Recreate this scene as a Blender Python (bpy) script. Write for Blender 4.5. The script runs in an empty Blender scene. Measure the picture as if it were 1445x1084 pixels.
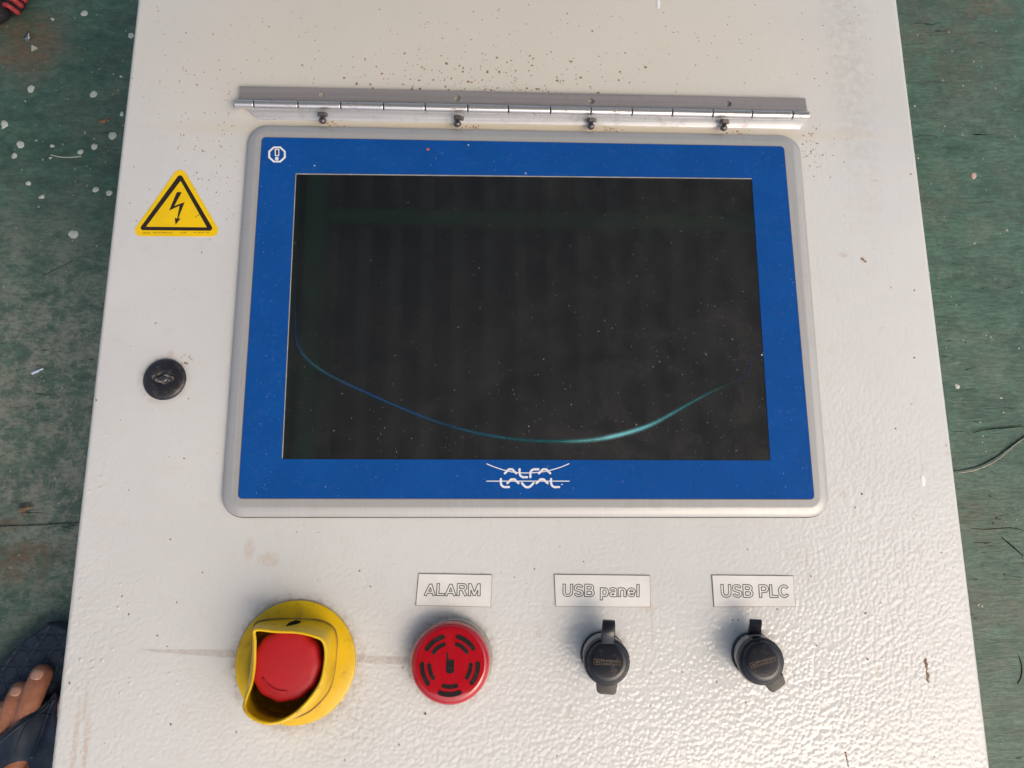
import bpy, bmesh, math, random
import numpy as np
from mathutils import Vector, Matrix
from mathutils.geometry import delaunay_2d_cdt
from mathutils.bvhtree import BVHTree
random.seed(7)
SC = bpy.context.scene
COL = SC.collection
R = math.radians

# ------------------------------------------------------------------ camera
F, CX, CY = 1085.0, 722.5, 542.0            # focal length in photograph pixels
WB = 0.36                                   # width of the blue display overlay, metres
ZP = 0.20                                   # front of the cabinet above the floor (it lies on its back)
vv = Vector((-32.327, -5141.18, F)).normalized()
vh = Vector((30624.2, 199.14, F)).normalized()
vh = (vh - vv * vh.dot(vv)).normalized()
nn = vh.cross(vv) ; nn = nn if nn.z > 0 else -nn
AX, AY, AZ = vh, vv, -nn
if AY.y > 0: AY = -AY
D = WB * 1.34306
cam_data = bpy.data.cameras.new('camera'); cam = bpy.data.objects.new('camera', cam_data); COL.objects.link(cam)
CAMW = Vector((0, 0, ZP + D))
M3 = Matrix(((AX.x, -AX.y, -AX.z), (AY.x, -AY.y, -AY.z), (AZ.x, -AZ.y, -AZ.z)))
cam.matrix_world = Matrix.Translation(CAMW) @ M3.to_4x4()
cam_data.sensor_width = 36; cam_data.lens = F / 1445 * 36; cam_data.clip_start = 0.01; cam_data.clip_end = 500
cam_data.dof.use_dof = False
SC.camera = cam

# ------------------------------------------------------------------ light
SUN_EL, SUN_AZ = 52, 134        # elevation, compass bearing (from +Y clockwise)
w = bpy.data.worlds.new('World'); SC.world = w; w.use_nodes = True
nt = w.node_tree
sky = nt.nodes.new('ShaderNodeTexSky'); sky.sky_type = 'NISHITA'; sky.sun_disc = False
sky.sun_elevation = R(SUN_EL); sky.sun_rotation = R(SUN_AZ); sky.air_density = 1.0; sky.dust_density = 7.0; sky.ozone_density = 0.4
nt.nodes['Background'].inputs[1].default_value = 0.15
nt.links.new(sky.outputs[0], nt.nodes['Background'].inputs[0])
sun = bpy.data.lights.new('sun', 'SUN'); so = bpy.data.objects.new('sun', sun); COL.objects.link(so)
sun.energy = 0.5; sun.angle = R(100); sun.color = (1.0, 0.95, 0.90)
sd = Vector((math.sin(R(SUN_AZ)) * math.cos(R(SUN_EL)), math.cos(R(SUN_AZ)) * math.cos(R(SUN_EL)), math.sin(R(SUN_EL))))
so.rotation_euler = sd.to_track_quat('Z', 'Y').to_euler()
SC.view_settings.view_transform = 'Standard'; SC.view_settings.look = 'None'
SC.view_settings.exposure = 0.27; SC.view_settings.gamma = 1.0
SC.cycles.max_bounces = 8; SC.cycles.use_denoising = True

# ------------------------------------------------------------------ helpers
def P(px, py, h=0.0):
    """point at height h above the cabinet front that the photograph shows at (px, py)"""
    r = Vector((px - CX, py - CY, F))
    d = Vector((r.dot(AX), r.dot(AY), r.dot(AZ)))
    t = (ZP + h - CAMW.z) / d.z
    return CAMW + d * t
def P2(px, py, h=0.0):
    p = P(px, py, h); return (p.x, p.y)
ORG = {}
def root(name, loc, label, cat, group=None, kind=None):
    o = bpy.data.objects.new(name, None); COL.objects.link(o); o.location = loc; o.empty_display_size = .02
    ORG[o] = Vector(loc); tag(o, label, cat, group, kind); return o
def tag(o, label=None, cat=None, group=None, kind=None):
    if label: o['label'] = label
    if cat: o['category'] = cat
    if group: o['group'] = group
    if kind: o['kind'] = kind
    return o
def sub(name, loc, parent, label=None):
    o = bpy.data.objects.new(name, None); COL.objects.link(o); o.empty_display_size = .01
    o.parent = parent; o.location = Vector(loc) - ORG[parent]; ORG[o] = Vector(loc)
    if label: o['label'] = label
    return o
def mesh(name, V, Fc, mat, parent=None, o=None, smooth=False, kind=None, label=None, sharp=None):
    if o is None:
        o = ORG[parent] if parent in ORG else Vector((0, 0, 0))
    o = Vector(o)
    me = bpy.data.meshes.new(name); me.from_pydata([tuple(Vector(v) - o) for v in V], [], Fc); me.validate(); me.update()
    bm = bmesh.new(); bm.from_mesh(me); bmesh.ops.recalc_face_normals(bm, faces=bm.faces); bm.to_mesh(me); bm.free()
    me.materials.append(mat)
    ob = bpy.data.objects.new(name, me); COL.objects.link(ob)
    if parent is not None:
        ob.parent = parent; ob.location = o - ORG[parent]
    else: ob.location = o
    ORG[ob] = o
    if smooth:
        me.polygons.foreach_set('use_smooth', [True] * len(me.polygons))
        if sharp: me.set_sharp_from_angle(angle=R(sharp))
    if kind: ob['kind'] = kind
    if label: ob['label'] = label
    return ob
def again(ob, shift, parent=None, rot=None):
    c = ob.copy(); COL.objects.link(c)
    if parent is not None: c.parent = parent
    c.location = ob.location + Vector(shift); ORG[c] = ORG[ob] + Vector(shift)
    return c
class G:
    """collects vertices and faces"""
    def __init__(s): s.V = []; s.F = []
    def add(s, V, Fc):
        k = len(s.V); s.V += [Vector(v) for v in V]; s.F += [tuple(i + k for i in f) for f in Fc]; return s
    def loops(s, L, cap0=False, cap1=False, closed=True):
        k = len(s.V); n = len(L[0])
        for l in L: s.V += [Vector(v) for v in l]
        for i in range(len(L) - 1):
            for j in range(n if closed else n - 1):
                a = k + i * n + j; b = k + i * n + (j + 1) % n
                s.F.append((a, b, b + n, a + n))
        if cap0: s.F.append(tuple(k + j for j in range(n))[::-1])
        if cap1: s.F.append(tuple(k + (len(L) - 1) * n + j for j in range(n)))
        return s
    def put(s, name, mat, parent=None, **kw): return mesh(name, s.V, s.F, mat, parent, **kw)
def rounded(pts, rad, seg=6):
    """rounded polygon outline from corner points (2D)"""
    out = []; n = len(pts)
    if not hasattr(rad, '__len__'): rad = [rad] * n
    for i in range(n):
        p = Vector(pts[i][:2]); a = Vector(pts[i - 1][:2]); b = Vector(pts[(i + 1) % n][:2])
        da = (a - p).normalized(); db = (b - p).normalized(); ang = da.angle(db); r = rad[i]
        if r <= 0: out.append((p.x, p.y)); continue
        t = r / math.tan(ang / 2); c = p + (da + db).normalized() * (r / math.sin(ang / 2))
        s0 = p + da * t - c; s1 = p + db * t - c
        a0 = math.atan2(s0.y, s0.x); a1 = math.atan2(s1.y, s1.x); d = (a1 - a0 + math.pi) % (2 * math.pi) - math.pi
        for k in range(seg + 1):
            q = a0 + d * k / seg; out.append((c.x + r * math.cos(q), c.y + r * math.sin(q)))
    return out
def inset(pts, d):
    n = len(pts); out = []; area = sum(pts[i][0] * pts[(i + 1) % n][1] - pts[(i + 1) % n][0] * pts[i][1] for i in range(n))
    s = 1 if area > 0 else -1
    for i in range(n):
        a = Vector(pts[i - 1]); p = Vector(pts[i]); b = Vector(pts[(i + 1) % n])
        e1 = (p - a).normalized(); e2 = (b - p).normalized()
        n1 = Vector((-e1.y, e1.x)) * s; n2 = Vector((-e2.y, e2.x)) * s; m = n1 + n2
        if m.length < 1e-6: m = n1
        m.normalize(); k = max(0.35, m.dot(n1)); q = p + m * (d / k); out.append((q.x, q.y))
    return out
def lift(pts, z): return [Vector((p[0], p[1], z)) for p in pts]
def ring(c, r, z, n=48, sx=1, sy=1, ph=0):
    return [Vector((c[0] + r * sx * math.cos(ph + 2 * math.pi * i / n), c[1] + r * sy * math.sin(ph + 2 * math.pi * i / n), z)) for i in range(n)]
def lathe(g, c, prof, n=48, cap=True, cap0=False):
    L = [ring(c, max(r, 1e-5), z, n) for r, z in prof]; return g.loops(L, cap0, cap)
def plate(g, outline, z0, z1, bev=0.0, steps=2, bottom=True):
    L = [lift(outline, z0)]
    if bev > 0:
        for k in range(steps + 1):
            a = math.pi / 2 * k / steps
            L.append(lift(inset(outline, bev * (1 - math.cos(a))), z1 - bev + bev * math.sin(a)))
    else: L.append(lift(outline, z1))
    return g.loops(L, bottom, True)
def frame_of(t):
    t = t.normalized(); a = Vector((0, 0, 1)) if abs(t.z) < .9 else Vector((1, 0, 0))
    u = t.cross(a).normalized(); return u, t.cross(u).normalized()
def tube(g, pts, r, n=10, caps=True):
    pts = [Vector(p) for p in pts]; L = []
    if not hasattr(r, '__len__'): r = [r] * len(pts)
    u0 = None
    for i, p in enumerate(pts):
        t = (pts[min(i + 1, len(pts) - 1)] - pts[max(i - 1, 0)]).normalized()
        if u0 is None: u, v = frame_of(t)
        else:
            u = (u0 - t * u0.dot(t)).normalized(); v = t.cross(u)
        u0 = u
        L.append([p + (u * math.cos(2 * math.pi * k / n) + v * math.sin(2 * math.pi * k / n)) * r[i] for k in range(n)])
    return g.loops(L, caps, caps)
def ribbon(g, pts, wdt, z0, z1, round_ends=True):
    """flat raised stroke of given width along 2D points"""
    pts = [Vector(p[:2]) for p in pts]; L = []; R_ = []
    if not hasattr(wdt, '__len__'): wdt = [wdt] * len(pts)
    for i, p in enumerate(pts):
        t = (pts[min(i + 1, len(pts) - 1)] - pts[max(i - 1, 0)]).normalized(); m = Vector((-t.y, t.x)) * wdt[i] / 2
        L.append(p + m); R_.append(p - m)
    out = list(L)
    if round_ends:
        t = (pts[-1] - pts[-2]).normalized(); m = Vector((-t.y, t.x)) * wdt[-1] / 2
        for k in range(1, 6):
            a = math.pi * k / 6; out.append(pts[-1] + m * math.cos(a) + t * wdt[-1] / 2 * math.sin(a))
    out += R_[::-1]
    if round_ends:
        t = (pts[0] - pts[1]).normalized(); m = Vector((-t.y, t.x)) * wdt[0] / 2
        for k in range(1, 6):
            a = math.pi * k / 6; out.append(pts[0] + m * math.cos(a) + t * wdt[0] / 2 * math.sin(a))
    o2 = [(p.x, p.y) for p in out]; n = len(o2)
    k0 = len(g.V); g.V += lift(o2, z0) + lift(o2, z1)
    for j in range(n): g.F.append((k0 + j, k0 + (j + 1) % n, k0 + n + (j + 1) % n, k0 + n + j))
    r = delaunay_2d_cdt([Vector(p) for p in o2], [], [list(range(n))], 1, 1e-7)
    if len(r[0]) == n:
        for f in r[2]: g.F.append(tuple(k0 + n + r[3][i][0] for i in f))
    else: g.F.append(tuple(k0 + n + j for j in range(n)))
    return g
def smooth_path(pts, k=6):
    pts = [Vector(p) for p in pts]; out = []
    for i in range(len(pts) - 1):
        p0 = pts[max(i - 1, 0)]; p1 = pts[i]; p2 = pts[i + 1]; p3 = pts[min(i + 2, len(pts) - 1)]
        for j in range(k):
            t = j / k
            out.append(.5 * ((2 * p1) + (p2 - p0) * t + (2 * p0 - 5 * p1 + 4 * p2 - p3) * t * t + (3 * p1 - p0 - 3 * p2 + p3) * t ** 3))
    out.append(pts[-1]); return out
def closed_path(pts, k=6):
    pts = [Vector(p) for p in pts]; n = len(pts); out = []
    for i in range(n):
        p0, p1, p2, p3 = pts[i - 1], pts[i], pts[(i + 1) % n], pts[(i + 2) % n]
        for j in range(k):
            t = j / k
            out.append(.5 * ((2 * p1) + (p2 - p0) * t + (2 * p0 - 5 * p1 + 4 * p2 - p3) * t * t + (3 * p1 - p0 - 3 * p2 + p3) * t ** 3))
    return out
def poly_with_holes(g, outer, holes, z):
    vs = [Vector(p) for p in outer]; fs = [list(range(len(outer)))]; k = len(outer)
    for h in holes:
        fs.append(list(range(k, k + len(h)))); vs += [Vector(p) for p in h]; k += len(h)
    r = delaunay_2d_cdt(vs, [], fs, 0, 1e-7)
    def inside(p, poly):
        c = False; j = len(poly) - 1
        for i in range(len(poly)):
            if (poly[i][1] > p[1]) != (poly[j][1] > p[1]) and p[0] < (poly[j][0] - poly[i][0]) * (p[1] - poly[i][1]) / (poly[j][1] - poly[i][1]) + poly[i][0]: c = not c
            j = i
        return c
    keep = []
    for f in r[2]:
        m = sum((r[0][i] for i in f), Vector((0, 0))) / len(f)
        if inside(m, outer) and not any(inside(m, h) for h in holes): keep.append(tuple(f))
    return g.add([Vector((p.x, p.y, z)) for p in r[0]], keep)
def inside_poly(p, poly):
    c = False; j = len(poly) - 1
    for i in range(len(poly)):
        if (poly[i][1] > p[1]) != (poly[j][1] > p[1]) and p[0] < (poly[j][0] - poly[i][0]) * (p[1] - poly[i][1]) / (poly[j][1] - poly[i][1]) + poly[i][0]: c = not c
        j = i
    return c

# ------------------------------------------------------------------ materials
class NT:
    def __init__(s, name):
        s.m = bpy.data.materials.new(name); s.m.use_nodes = True; s.t = s.m.node_tree; s.b = s.t.nodes['Principled BSDF']
        s._c = None
    def n(s, typ, **kw):
        x = s.t.nodes.new(typ)
        for k, v in kw.items(): setattr(x, k, v)
        return x
    def l(s, a, b): s.t.links.new(a, b)
    def set(s, sock, v):
        if isinstance(v, bpy.types.NodeSocket): s.l(v, sock)
        else: sock.default_value = v
    def pos(s):
        if s._c is None: s._c = s.n('ShaderNodeNewGeometry').outputs['Position']
        return s._c
    def obj(s): return s.n('ShaderNodeTexCoord').outputs['Object']
    def scaled(s, sx, sy, sz, rot=0, v=None):
        m = s.n('ShaderNodeMapping'); s.l(v or s.pos(), m.inputs[0]); m.inputs['Scale'].default_value = (sx, sy, sz); m.inputs['Rotation'].default_value = (0, 0, rot); return m.outputs[0]
    def noise(s, scale, detail=3, rough=.5, v=None, dist=0.0):
        x = s.n('ShaderNodeTexNoise'); s.l(v or s.pos(), x.inputs['Vector']); x.inputs['Scale'].default_value = scale
        x.inputs['Detail'].default_value = detail; x.inputs['Roughness'].default_value = rough; x.inputs['Distortion'].default_value = dist; return x.outputs[0]
    def vor(s, scale, v=None, feature='F1', rnd=1.0):
        x = s.n('ShaderNodeTexVoronoi', feature=feature); s.l(v or s.pos(), x.inputs['Vector']); x.inputs['Scale'].default_value = scale
        x.inputs['Randomness'].default_value = rnd; return x
    def ma(s, op, a, b=None, c=None):
        x = s.n('ShaderNodeMath', operation=op); s.set(x.inputs[0], a)
        if b is not None: s.set(x.inputs[1], b)
        if c is not None: s.set(x.inputs[2], c)
        return x.outputs[0]
    def ramp(s, v, a, b, lo=0.0, hi=1.0, smooth=True):
        x = s.n('ShaderNodeMapRange', interpolation_type='SMOOTHSTEP' if smooth else 'LINEAR'); s.set(x.inputs['Value'], v)
        x.inputs['From Min'].default_value = a; x.inputs['From Max'].default_value = b; x.inputs['To Min'].default_value = lo; x.inputs['To Max'].default_value = hi; return x.outputs[0]
    def mix(s, f, a, b, mode='MIX'):
        x = s.n('ShaderNodeMix', data_type='RGBA', blend_type=mode); s.set(x.inputs[0], f); s.set(x.inputs[6], c4(a)); s.set(x.inputs[7], c4(b)); return x.outputs[2]
    def xy(s):
        x = s.n('ShaderNodeSeparateXYZ'); s.l(s.pos(), x.inputs[0]); return x.outputs[0], x.outputs[1]
    def blob(s, cx, cy, rx, ry, soft=.5, warp=0.0, wscale=60):
        """1 inside an ellipse on the XY plane, 0 outside, soft ragged edge"""
        X, Y = s.xy(); dx = s.ma('DIVIDE', s.ma('SUBTRACT', X, cx), rx); dy = s.ma('DIVIDE', s.ma('SUBTRACT', Y, cy), ry)
        d = s.ma('SQRT', s.ma('ADD', s.ma('MULTIPLY', dx, dx), s.ma('MULTIPLY', dy, dy)))
        if warp: d = s.ma('ADD', d, s.ma('MULTIPLY', s.ma('SUBTRACT', s.noise(wscale, 4, .6), .5), warp))
        return s.ramp(d, 1 + soft, 1 - soft)
    def bump(s, h, dist, strength=1.0, prev=None):
        x = s.n('ShaderNodeBump'); s.l(h, x.inputs['Height']); x.inputs['Distance'].default_value = dist; x.inputs['Strength'].default_value = strength
        if prev: s.l(prev, x.inputs['Normal'])
        return x.outputs[0]
    def out(s, col=None, rough=None, metal=None, normal=None, spec=None, coat=None, coatr=None):
        b = s.b.inputs
        if col is not None: s.set(b['Base Color'], c4(col))
        if rough is not None: s.set(b['Roughness'], rough)
        if metal is not None: s.set(b['Metallic'], metal)
        if normal is not None: s.l(normal, b['Normal'])
        if spec is not None: s.set(b['Specular IOR Level'], spec)
        if coat is not None: s.set(b['Coat Weight'], coat)
        if coatr is not None: s.set(b['Coat Roughness'], coatr)
        return s.m
def c4(c): return tuple(c) + (1.0,) if isinstance(c, (tuple, list)) and len(c) == 3 else c
def srgb(r, g, b):
    f = lambda v: (v / 255 / 12.92) if v / 255 <= .04045 else ((v / 255 + .055) / 1.055) ** 2.4
    return (f(r), f(g), f(b))
def simple(name, col, rough=.5, metal=0.0, spec=.5, var=.12, vs=120, bumpd=0.0, bs=400):
    n = NT(name); f = n.noise(vs, 4, .6)
    c = n.mix(n.ramp(f, .3, .7), tuple(v * (1 - var) for v in col), tuple(min(1, v * (1 + var)) for v in col))
    nm = n.bump(n.noise(bs, 3, .6), bumpd) if bumpd else None
    return n.out(c, n.ramp(n.noise(vs * 2, 3), .3, .7, max(.02, rough - .07), rough + .07), metal, nm, spec)

# painted steel of the cabinet
def mat_cabinet():
    n = NT('cream_hammered_paint')
    base = (.675, .68, .665)
    c = n.mix(n.ramp(n.noise(7, 3, .55), .35, .68), base, tuple(v * .93 for v in base))
    c = n.mix(n.ma('MULTIPLY', n.ramp(n.noise(90, 5, .7), .5, .78), .35), c, (.60, .55, .50))
    # yellow tint around and above the hinge, then grime along its lower side
    x, y = P2(690, 70); g = n.blob(x, y, .235, .085, .55, .5, 14)
    c = n.mix(n.ma('MULTIPLY', g, .55), c, (.70, .63, .50))
    x, y = P2(740, 186); g = n.blob(x, y, .20, .007, .5, .8, 50)
    c = n.mix(n.ma('MULTIPLY', g, .6), c, (.68, .56, .38))
    # grey soot streak near the upper right edge
    x, y = P2(1195, 60); g = n.ma('MULTIPLY', n.blob(x, y, .014, .11, .8, .9, 30), n.ramp(n.noise(160, 4, .7), .35, .65))
    c = n.mix(n.ma('MULTIPLY', g, .28), c, (.36, .34, .33))
    # grease line left and right of the emergency stop
    X, Y = n.xy(); x0, y0 = P2(195, 917); x1, y1 = P2(590, 933)
    yl = n.ma('ADD', n.ma('MULTIPLY', n.ma('SUBTRACT', X, x0), (y1 - y0) / (x1 - x0)), y0)
    wob = n.ma('MULTIPLY', n.ma('SUBTRACT', n.noise(70, 3), .5), .0022)
    dd = n.ma('ABSOLUTE', n.ma('ADD', n.ma('SUBTRACT', Y, yl), wob))
    wd = n.ramp(X, x0, x0 + .06, .0006, .0021)
    band = n.ramp(n.ma('DIVIDE', dd, wd), 1.25, .8)
    band = n.ma('MULTIPLY', band, n.ma('MULTIPLY', n.ramp(X, x0 - .003, x0 + .01), n.ramp(X, x1 + .004, x1 - .004)))
    band = n.ma('MULTIPLY', band, n.ramp(n.noise(330, 5, .75), .28, .62, .35, .95))
    c = n.mix(n.ma('MULTIPLY', band, .62), c, (.44, .38, .34))
    # dirt ring round the emergency stop and buzzer
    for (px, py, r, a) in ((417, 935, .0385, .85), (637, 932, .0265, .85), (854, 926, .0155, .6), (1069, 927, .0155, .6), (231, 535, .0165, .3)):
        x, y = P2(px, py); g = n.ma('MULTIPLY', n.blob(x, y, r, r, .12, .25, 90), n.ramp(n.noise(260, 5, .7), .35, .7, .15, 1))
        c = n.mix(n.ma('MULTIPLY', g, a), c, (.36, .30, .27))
    x, y = P2(490, 1010); g = n.ma('MULTIPLY', n.blob(x, y, .022, .02, .7, .6, 60), n.ramp(n.noise(300, 5, .75), .45, .65))
    c = n.mix(n.ma('MULTIPLY', g, .4), c, (.40, .35, .32))
    # rusty runs
    runs = [(120, 995, .0012, .010), (106, 1050, .0016, .022), (122, 1040, .0017, .014), (119, 1075, .0012, .012), (352, 775, .003, .006), (380, 790, .006, .004),
            (1190, 698, .0016, .0024), (1296, 775, .0017, .003), (1190, 360, .0028, .0018), (1218, 367, .002, .0022), (1235, 255, .003, .001), (1108, 945, .001, .010),
            (916, 858, .003, .003), (1240, 950, .0011, .004), (805, 1010, .0016, .006), (1338, 640, .002, .0012), (760, 893, .0014, .004), (920, 885, .0008, .012), (1140, 800, .0007, .012),
            (1270, 800, .0012, .0024), (858, 188, .008, .0022), (472, 182, .005, .0012), (668, 182, .005, .0014), (240, 500, .002, .003)]
    for (px, py, rx, ry) in runs:
        x, y = P2(px, py); g = n.ma('MULTIPLY', n.blob(x, y, rx, ry, .45, 1.3, 260), n.ramp(n.noise(500, 4, .7), .35, .6, .2, 1))
        c = n.mix(n.ma('MULTIPLY', g, .34), c, (.50, .33, .19))
    # faint specks everywhere
    v = n.vor(170); sp = n.ma('MULTIPLY', n.ramp(v.outputs['Distance'], .10, .05), n.ramp(n.noise(23, 2), .45, .6))
    sel = n.n('ShaderNodeSeparateColor'); n.l(v.outputs['Color'], sel.inputs[0]); sp = n.ma('MULTIPLY', sp, n.ramp(sel.outputs[0], .72, .76))
    c = n.mix(n.ma('MULTIPLY', sp, .6), c, (.38, .27, .18))
    # hammered relief: round soft lumps
    warp = n.n('ShaderNodeVectorMath', operation='ADD'); nz = n.n('ShaderNodeTexNoise'); n.l(n.pos(), nz.inputs['Vector']); nz.inputs['Scale'].default_value = 260
    sc = n.n('ShaderNodeVectorMath', operation='SCALE'); n.l(nz.outputs['Color'], sc.inputs[0]); sc.inputs['Scale'].default_value = .0009
    n.l(n.pos(), warp.inputs[0]); n.l(sc.outputs[0], warp.inputs[1])
    v1 = n.vor(400, warp.outputs[0], 'SMOOTH_F1'); v1.inputs['Smoothness'].default_value = .45
    h = n.ma('ADD', n.ma('MULTIPLY', v1.outputs['Distance'], -1.0), n.ma('MULTIPLY', n.noise(420, 1.5, .4), .2))
    # the spray was drier towards the upper left, so the lumps are lower there
    X, Y = n.xy(); am = n.ma('ADD', n.ramp(X, -.30, .30, .20, .36), n.ma('MULTIPLY', n.ramp(Y, .14, -.12, 0, .42), n.ramp(X, -.30, .15, .55, 1)))
    am = n.ma('ADD', am, n.ma('MULTIPLY', n.ramp(X, -.19, -.27, 0, .42), n.ramp(Y, .16, .02)))
    am = n.ma('MULTIPLY', am, n.ramp(n.noise(9, 2), .3, .7, .75, 1.2))
    am = n.ma('ADD', am, .12)
    vs = n.vor(175); se = n.n('ShaderNodeSeparateColor'); n.l(vs.outputs['Color'], se.inputs[0])
    pk = n.ma('MULTIPLY', n.ramp(vs.outputs['Distance'], .26, 0), n.ramp(se.outputs[0], .62, .66))
    pk = n.ma('MULTIPLY', pk, n.ma('MULTIPLY', n.ramp(X, -.13, -.24, .12, 1.0), n.ramp(Y, .17, .05, .15, 1.0)))
    nm = n.bump(n.ma('ADD', n.ma('MULTIPLY', h, am), n.ma('MULTIPLY', pk, 1.1)), .00042, .8)
    return n.out(c, n.ramp(n.noise(40, 4), .3, .7, .12, .2), 0, nm, .5)

def mat_floor():
    n = NT('worn_green_floor_paint')
    st = n.scaled(3.0, 9, 1)
    a = n.ramp(n.noise(5, 9, .72, st, 1.2), .34, .64)
    c = n.mix(a, (.055, .118, .087), (.102, .205, .150))
    c = n.mix(n.ma('MULTIPLY', n.ramp(n.noise(15, 10, .85), .46, .58), .7), c, (.135, .19, .155))
    c = n.mix(n.ma('MULTIPLY', n.ramp(n.noise(7, 9, .8, None, .4), .55, .68), .5), c, (.16, .15, .115))
    fine = n.ramp(n.noise(55, 9, .85, n.scaled(1, 1.8, 1), .5), .36, .64)
    c = n.mix(n.ma('MULTIPLY', n.ma('SUBTRACT', 1.0, fine), .55), c, (.030, .052, .042))
    c = n.mix(n.ma('MULTIPLY', n.ramp(n.noise(80, 8, .85, n.scaled(1, 1.5, 1), .8), .56, .66), .5), c, (.20, .27, .22))
    # worn greyish area left of the cabinet
    x, y = P2(60, 600, -ZP); g = n.ma('MULTIPLY', n.blob(x, y, .14, .17, .6, .7, 12), n.ramp(n.noise(38, 10, .85, None, .15), .44, .56, .1, 1))
    c = n.mix(n.ma('MULTIPLY', g, .75), c, (.30, .31, .26))
    x, y = P2(1410, 980, -ZP); g = n.ma('MULTIPLY', n.blob(x, y, .09, .14, .6, .7, 12), n.ramp(n.noise(30, 7, .72, None, .8), .38, .62, .1, 1))
    c = n.mix(n.ma('MULTIPLY', g, .5), c, (.13, .15, .115))
    x, y = P2(1340, 60, -ZP); g = n.ma('MULTIPLY', n.blob(x, y, .06, .06, .6, .7, 20), n.ramp(n.noise(50, 6, .72), .38, .62, .1, 1))
    c = n.mix(n.ma('MULTIPLY', g, .6), c, (.12, .115, .09))
    # brown bare patches
    for (px, py, rx, ry, k) in ((38, 62, .035, .030, .9), (14, 78, .03, .012, .7), (45, 778, .035, .008, .75), (20, 800, .016, .014, .7), (62, 795, .005, .018, .6), (8, 742, .012, .006, .7), (120, 870, .01, .02, .4), (1400, 10, .03, .01, .5), (1380, 730, .03, .02, .3)):
        x, y = P2(px, py, -ZP); g = n.ma('MULTIPLY', n.blob(x, y, rx, ry, .6, 1.3, 40), n.ramp(n.noise(70, 9, .8, None, 1.6), .42, .56, .1, 1))
        c = n.mix(n.ma('MULTIPLY', g, k), c, (.175, .12, .082))
    # dark scratches and dents running along the boards
    s2 = n.scaled(14, 75, 1); k = n.noise(3.2, 6, .7, s2, 1.0)
    sc = n.ma('MULTIPLY', n.ramp(k, .62, .68), n.ramp(n.noise(8, 3), .45, .58))
    c = n.mix(n.ma('MULTIPLY', sc, .8), c, (.018, .028, .023))
    c = n.mix(n.ma('MULTIPLY', n.ramp(n.noise(160, 5, .8, n.scaled(1, 2.2, 1)), .42, .62), .35), c, (.028, .05, .04))
    k2 = n.ramp(n.noise(5.5, 4, .6, n.scaled(16, 60, 1, .05), .4), .70, .76)
    c = n.mix(n.ma('MULTIPLY', k2, .6), c, (.16, .24, .19))
    v = n.vor(75); sel = n.n('ShaderNodeSeparateColor'); n.l(v.outputs['Color'], sel.inputs[0])
    sp = n.ma('MULTIPLY', n.ramp(v.outputs['Distance'], .13, .06), n.ramp(sel.outputs[0], .86, .88))
    c = n.mix(n.ma('MULTIPLY', sp, .7), c, (.28, .30, .24))
    h = n.ma('ADD', n.ma('MULTIPLY', sc, -1.0), n.ma('ADD', n.ma('MULTIPLY', n.noise(60, 6, .6, n.scaled(1, 5, 1)), .7), n.ma('MULTIPLY', n.noise(14, 3), .8)))
    return n.out(c, n.ramp(n.noise(30, 4), .3, .7, .38, .6), 0, n.bump(h, .0012, .8), .4)

def mat_brushed(name, col, rough, metal=1.0, sx=6, sy=900, var=.15, dirt=0.3):
    n = NT(name); f = n.noise(1, 4, .6, n.scaled(sx, sy, 200)); c = n.mix(n.ramp(f, .3, .7), tuple(v * (1 - var) for v in col), col)
    d = n.ma('MULTIPLY', n.ramp(n.noise(120, 5, .7), .52, .7), dirt); c = n.mix(d, c, (.24, .18, .13))
    return n.out(c, n.ramp(f, .3, .7, rough - .05, rough + .08), n.ma('SUBTRACT', metal, n.ma('MULTIPLY', d, .6)), n.bump(f, .00004), .5)

def mat_screen():
    n = NT('dark_display_glass')
    c = n.mix(n.ramp(n.noise(26, 4, .6), .4, .7), (.010, .0112, .0148), (.013, .0142, .0178))
    # dried wipe marks and dust film, thicker to the lower right
    X, Y = n.xy(); x0, y0 = P2(420, 250); x1, y1 = P2(1085, 648)
    gr = n.ma('ADD', n.ramp(X, x0, x1, 0, .6), n.ramp(Y, y0, y1, 0, .5))
    film = n.ma('MULTIPLY', gr, n.ramp(n.noise(30, 6, .7, None, .6), .3, .75, .3, 1))
    c = n.mix(n.ma('MULTIPLY', film, .065), c, (.42, .38, .34))
    v = n.vor(420); sel = n.n('ShaderNodeSeparateColor'); n.l(v.outputs['Color'], sel.inputs[0])
    sp = n.ma('MULTIPLY', n.ramp(v.outputs['Distance'], .2, .06), n.ramp(sel.outputs[0], .90, .95))
    sp = n.ma('MULTIPLY', sp, n.ma('ADD', .25, gr))
    c = n.mix(n.ma('MULTIPLY', sp, .22), c, (.5, .47, .42))
    return n.out(c, n.ma('ADD', .035, n.ma('MULTIPLY', film, .05)), 0, None, 1.0)

def mat_plain_dust(name, col, rough, dcol=(.5, .45, .4), amt=.25, scale=150, spec=.5, lo=.5, metal=0.0, bumpd=0.0):
    n = NT(name); d = n.ma('MULTIPLY', n.ramp(n.noise(scale, 6, .72), lo, lo + .22), amt)
    c = n.mix(n.ramp(n.noise(40, 3), .3, .7), tuple(v * .9 for v in col), col); c = n.mix(d, c, dcol)
    nm = n.bump(n.noise(900, 3), bumpd) if bumpd else None
    return n.out(c, n.ma('ADD', rough, n.ma('MULTIPLY', d, .5)), metal, nm, spec)

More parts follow.
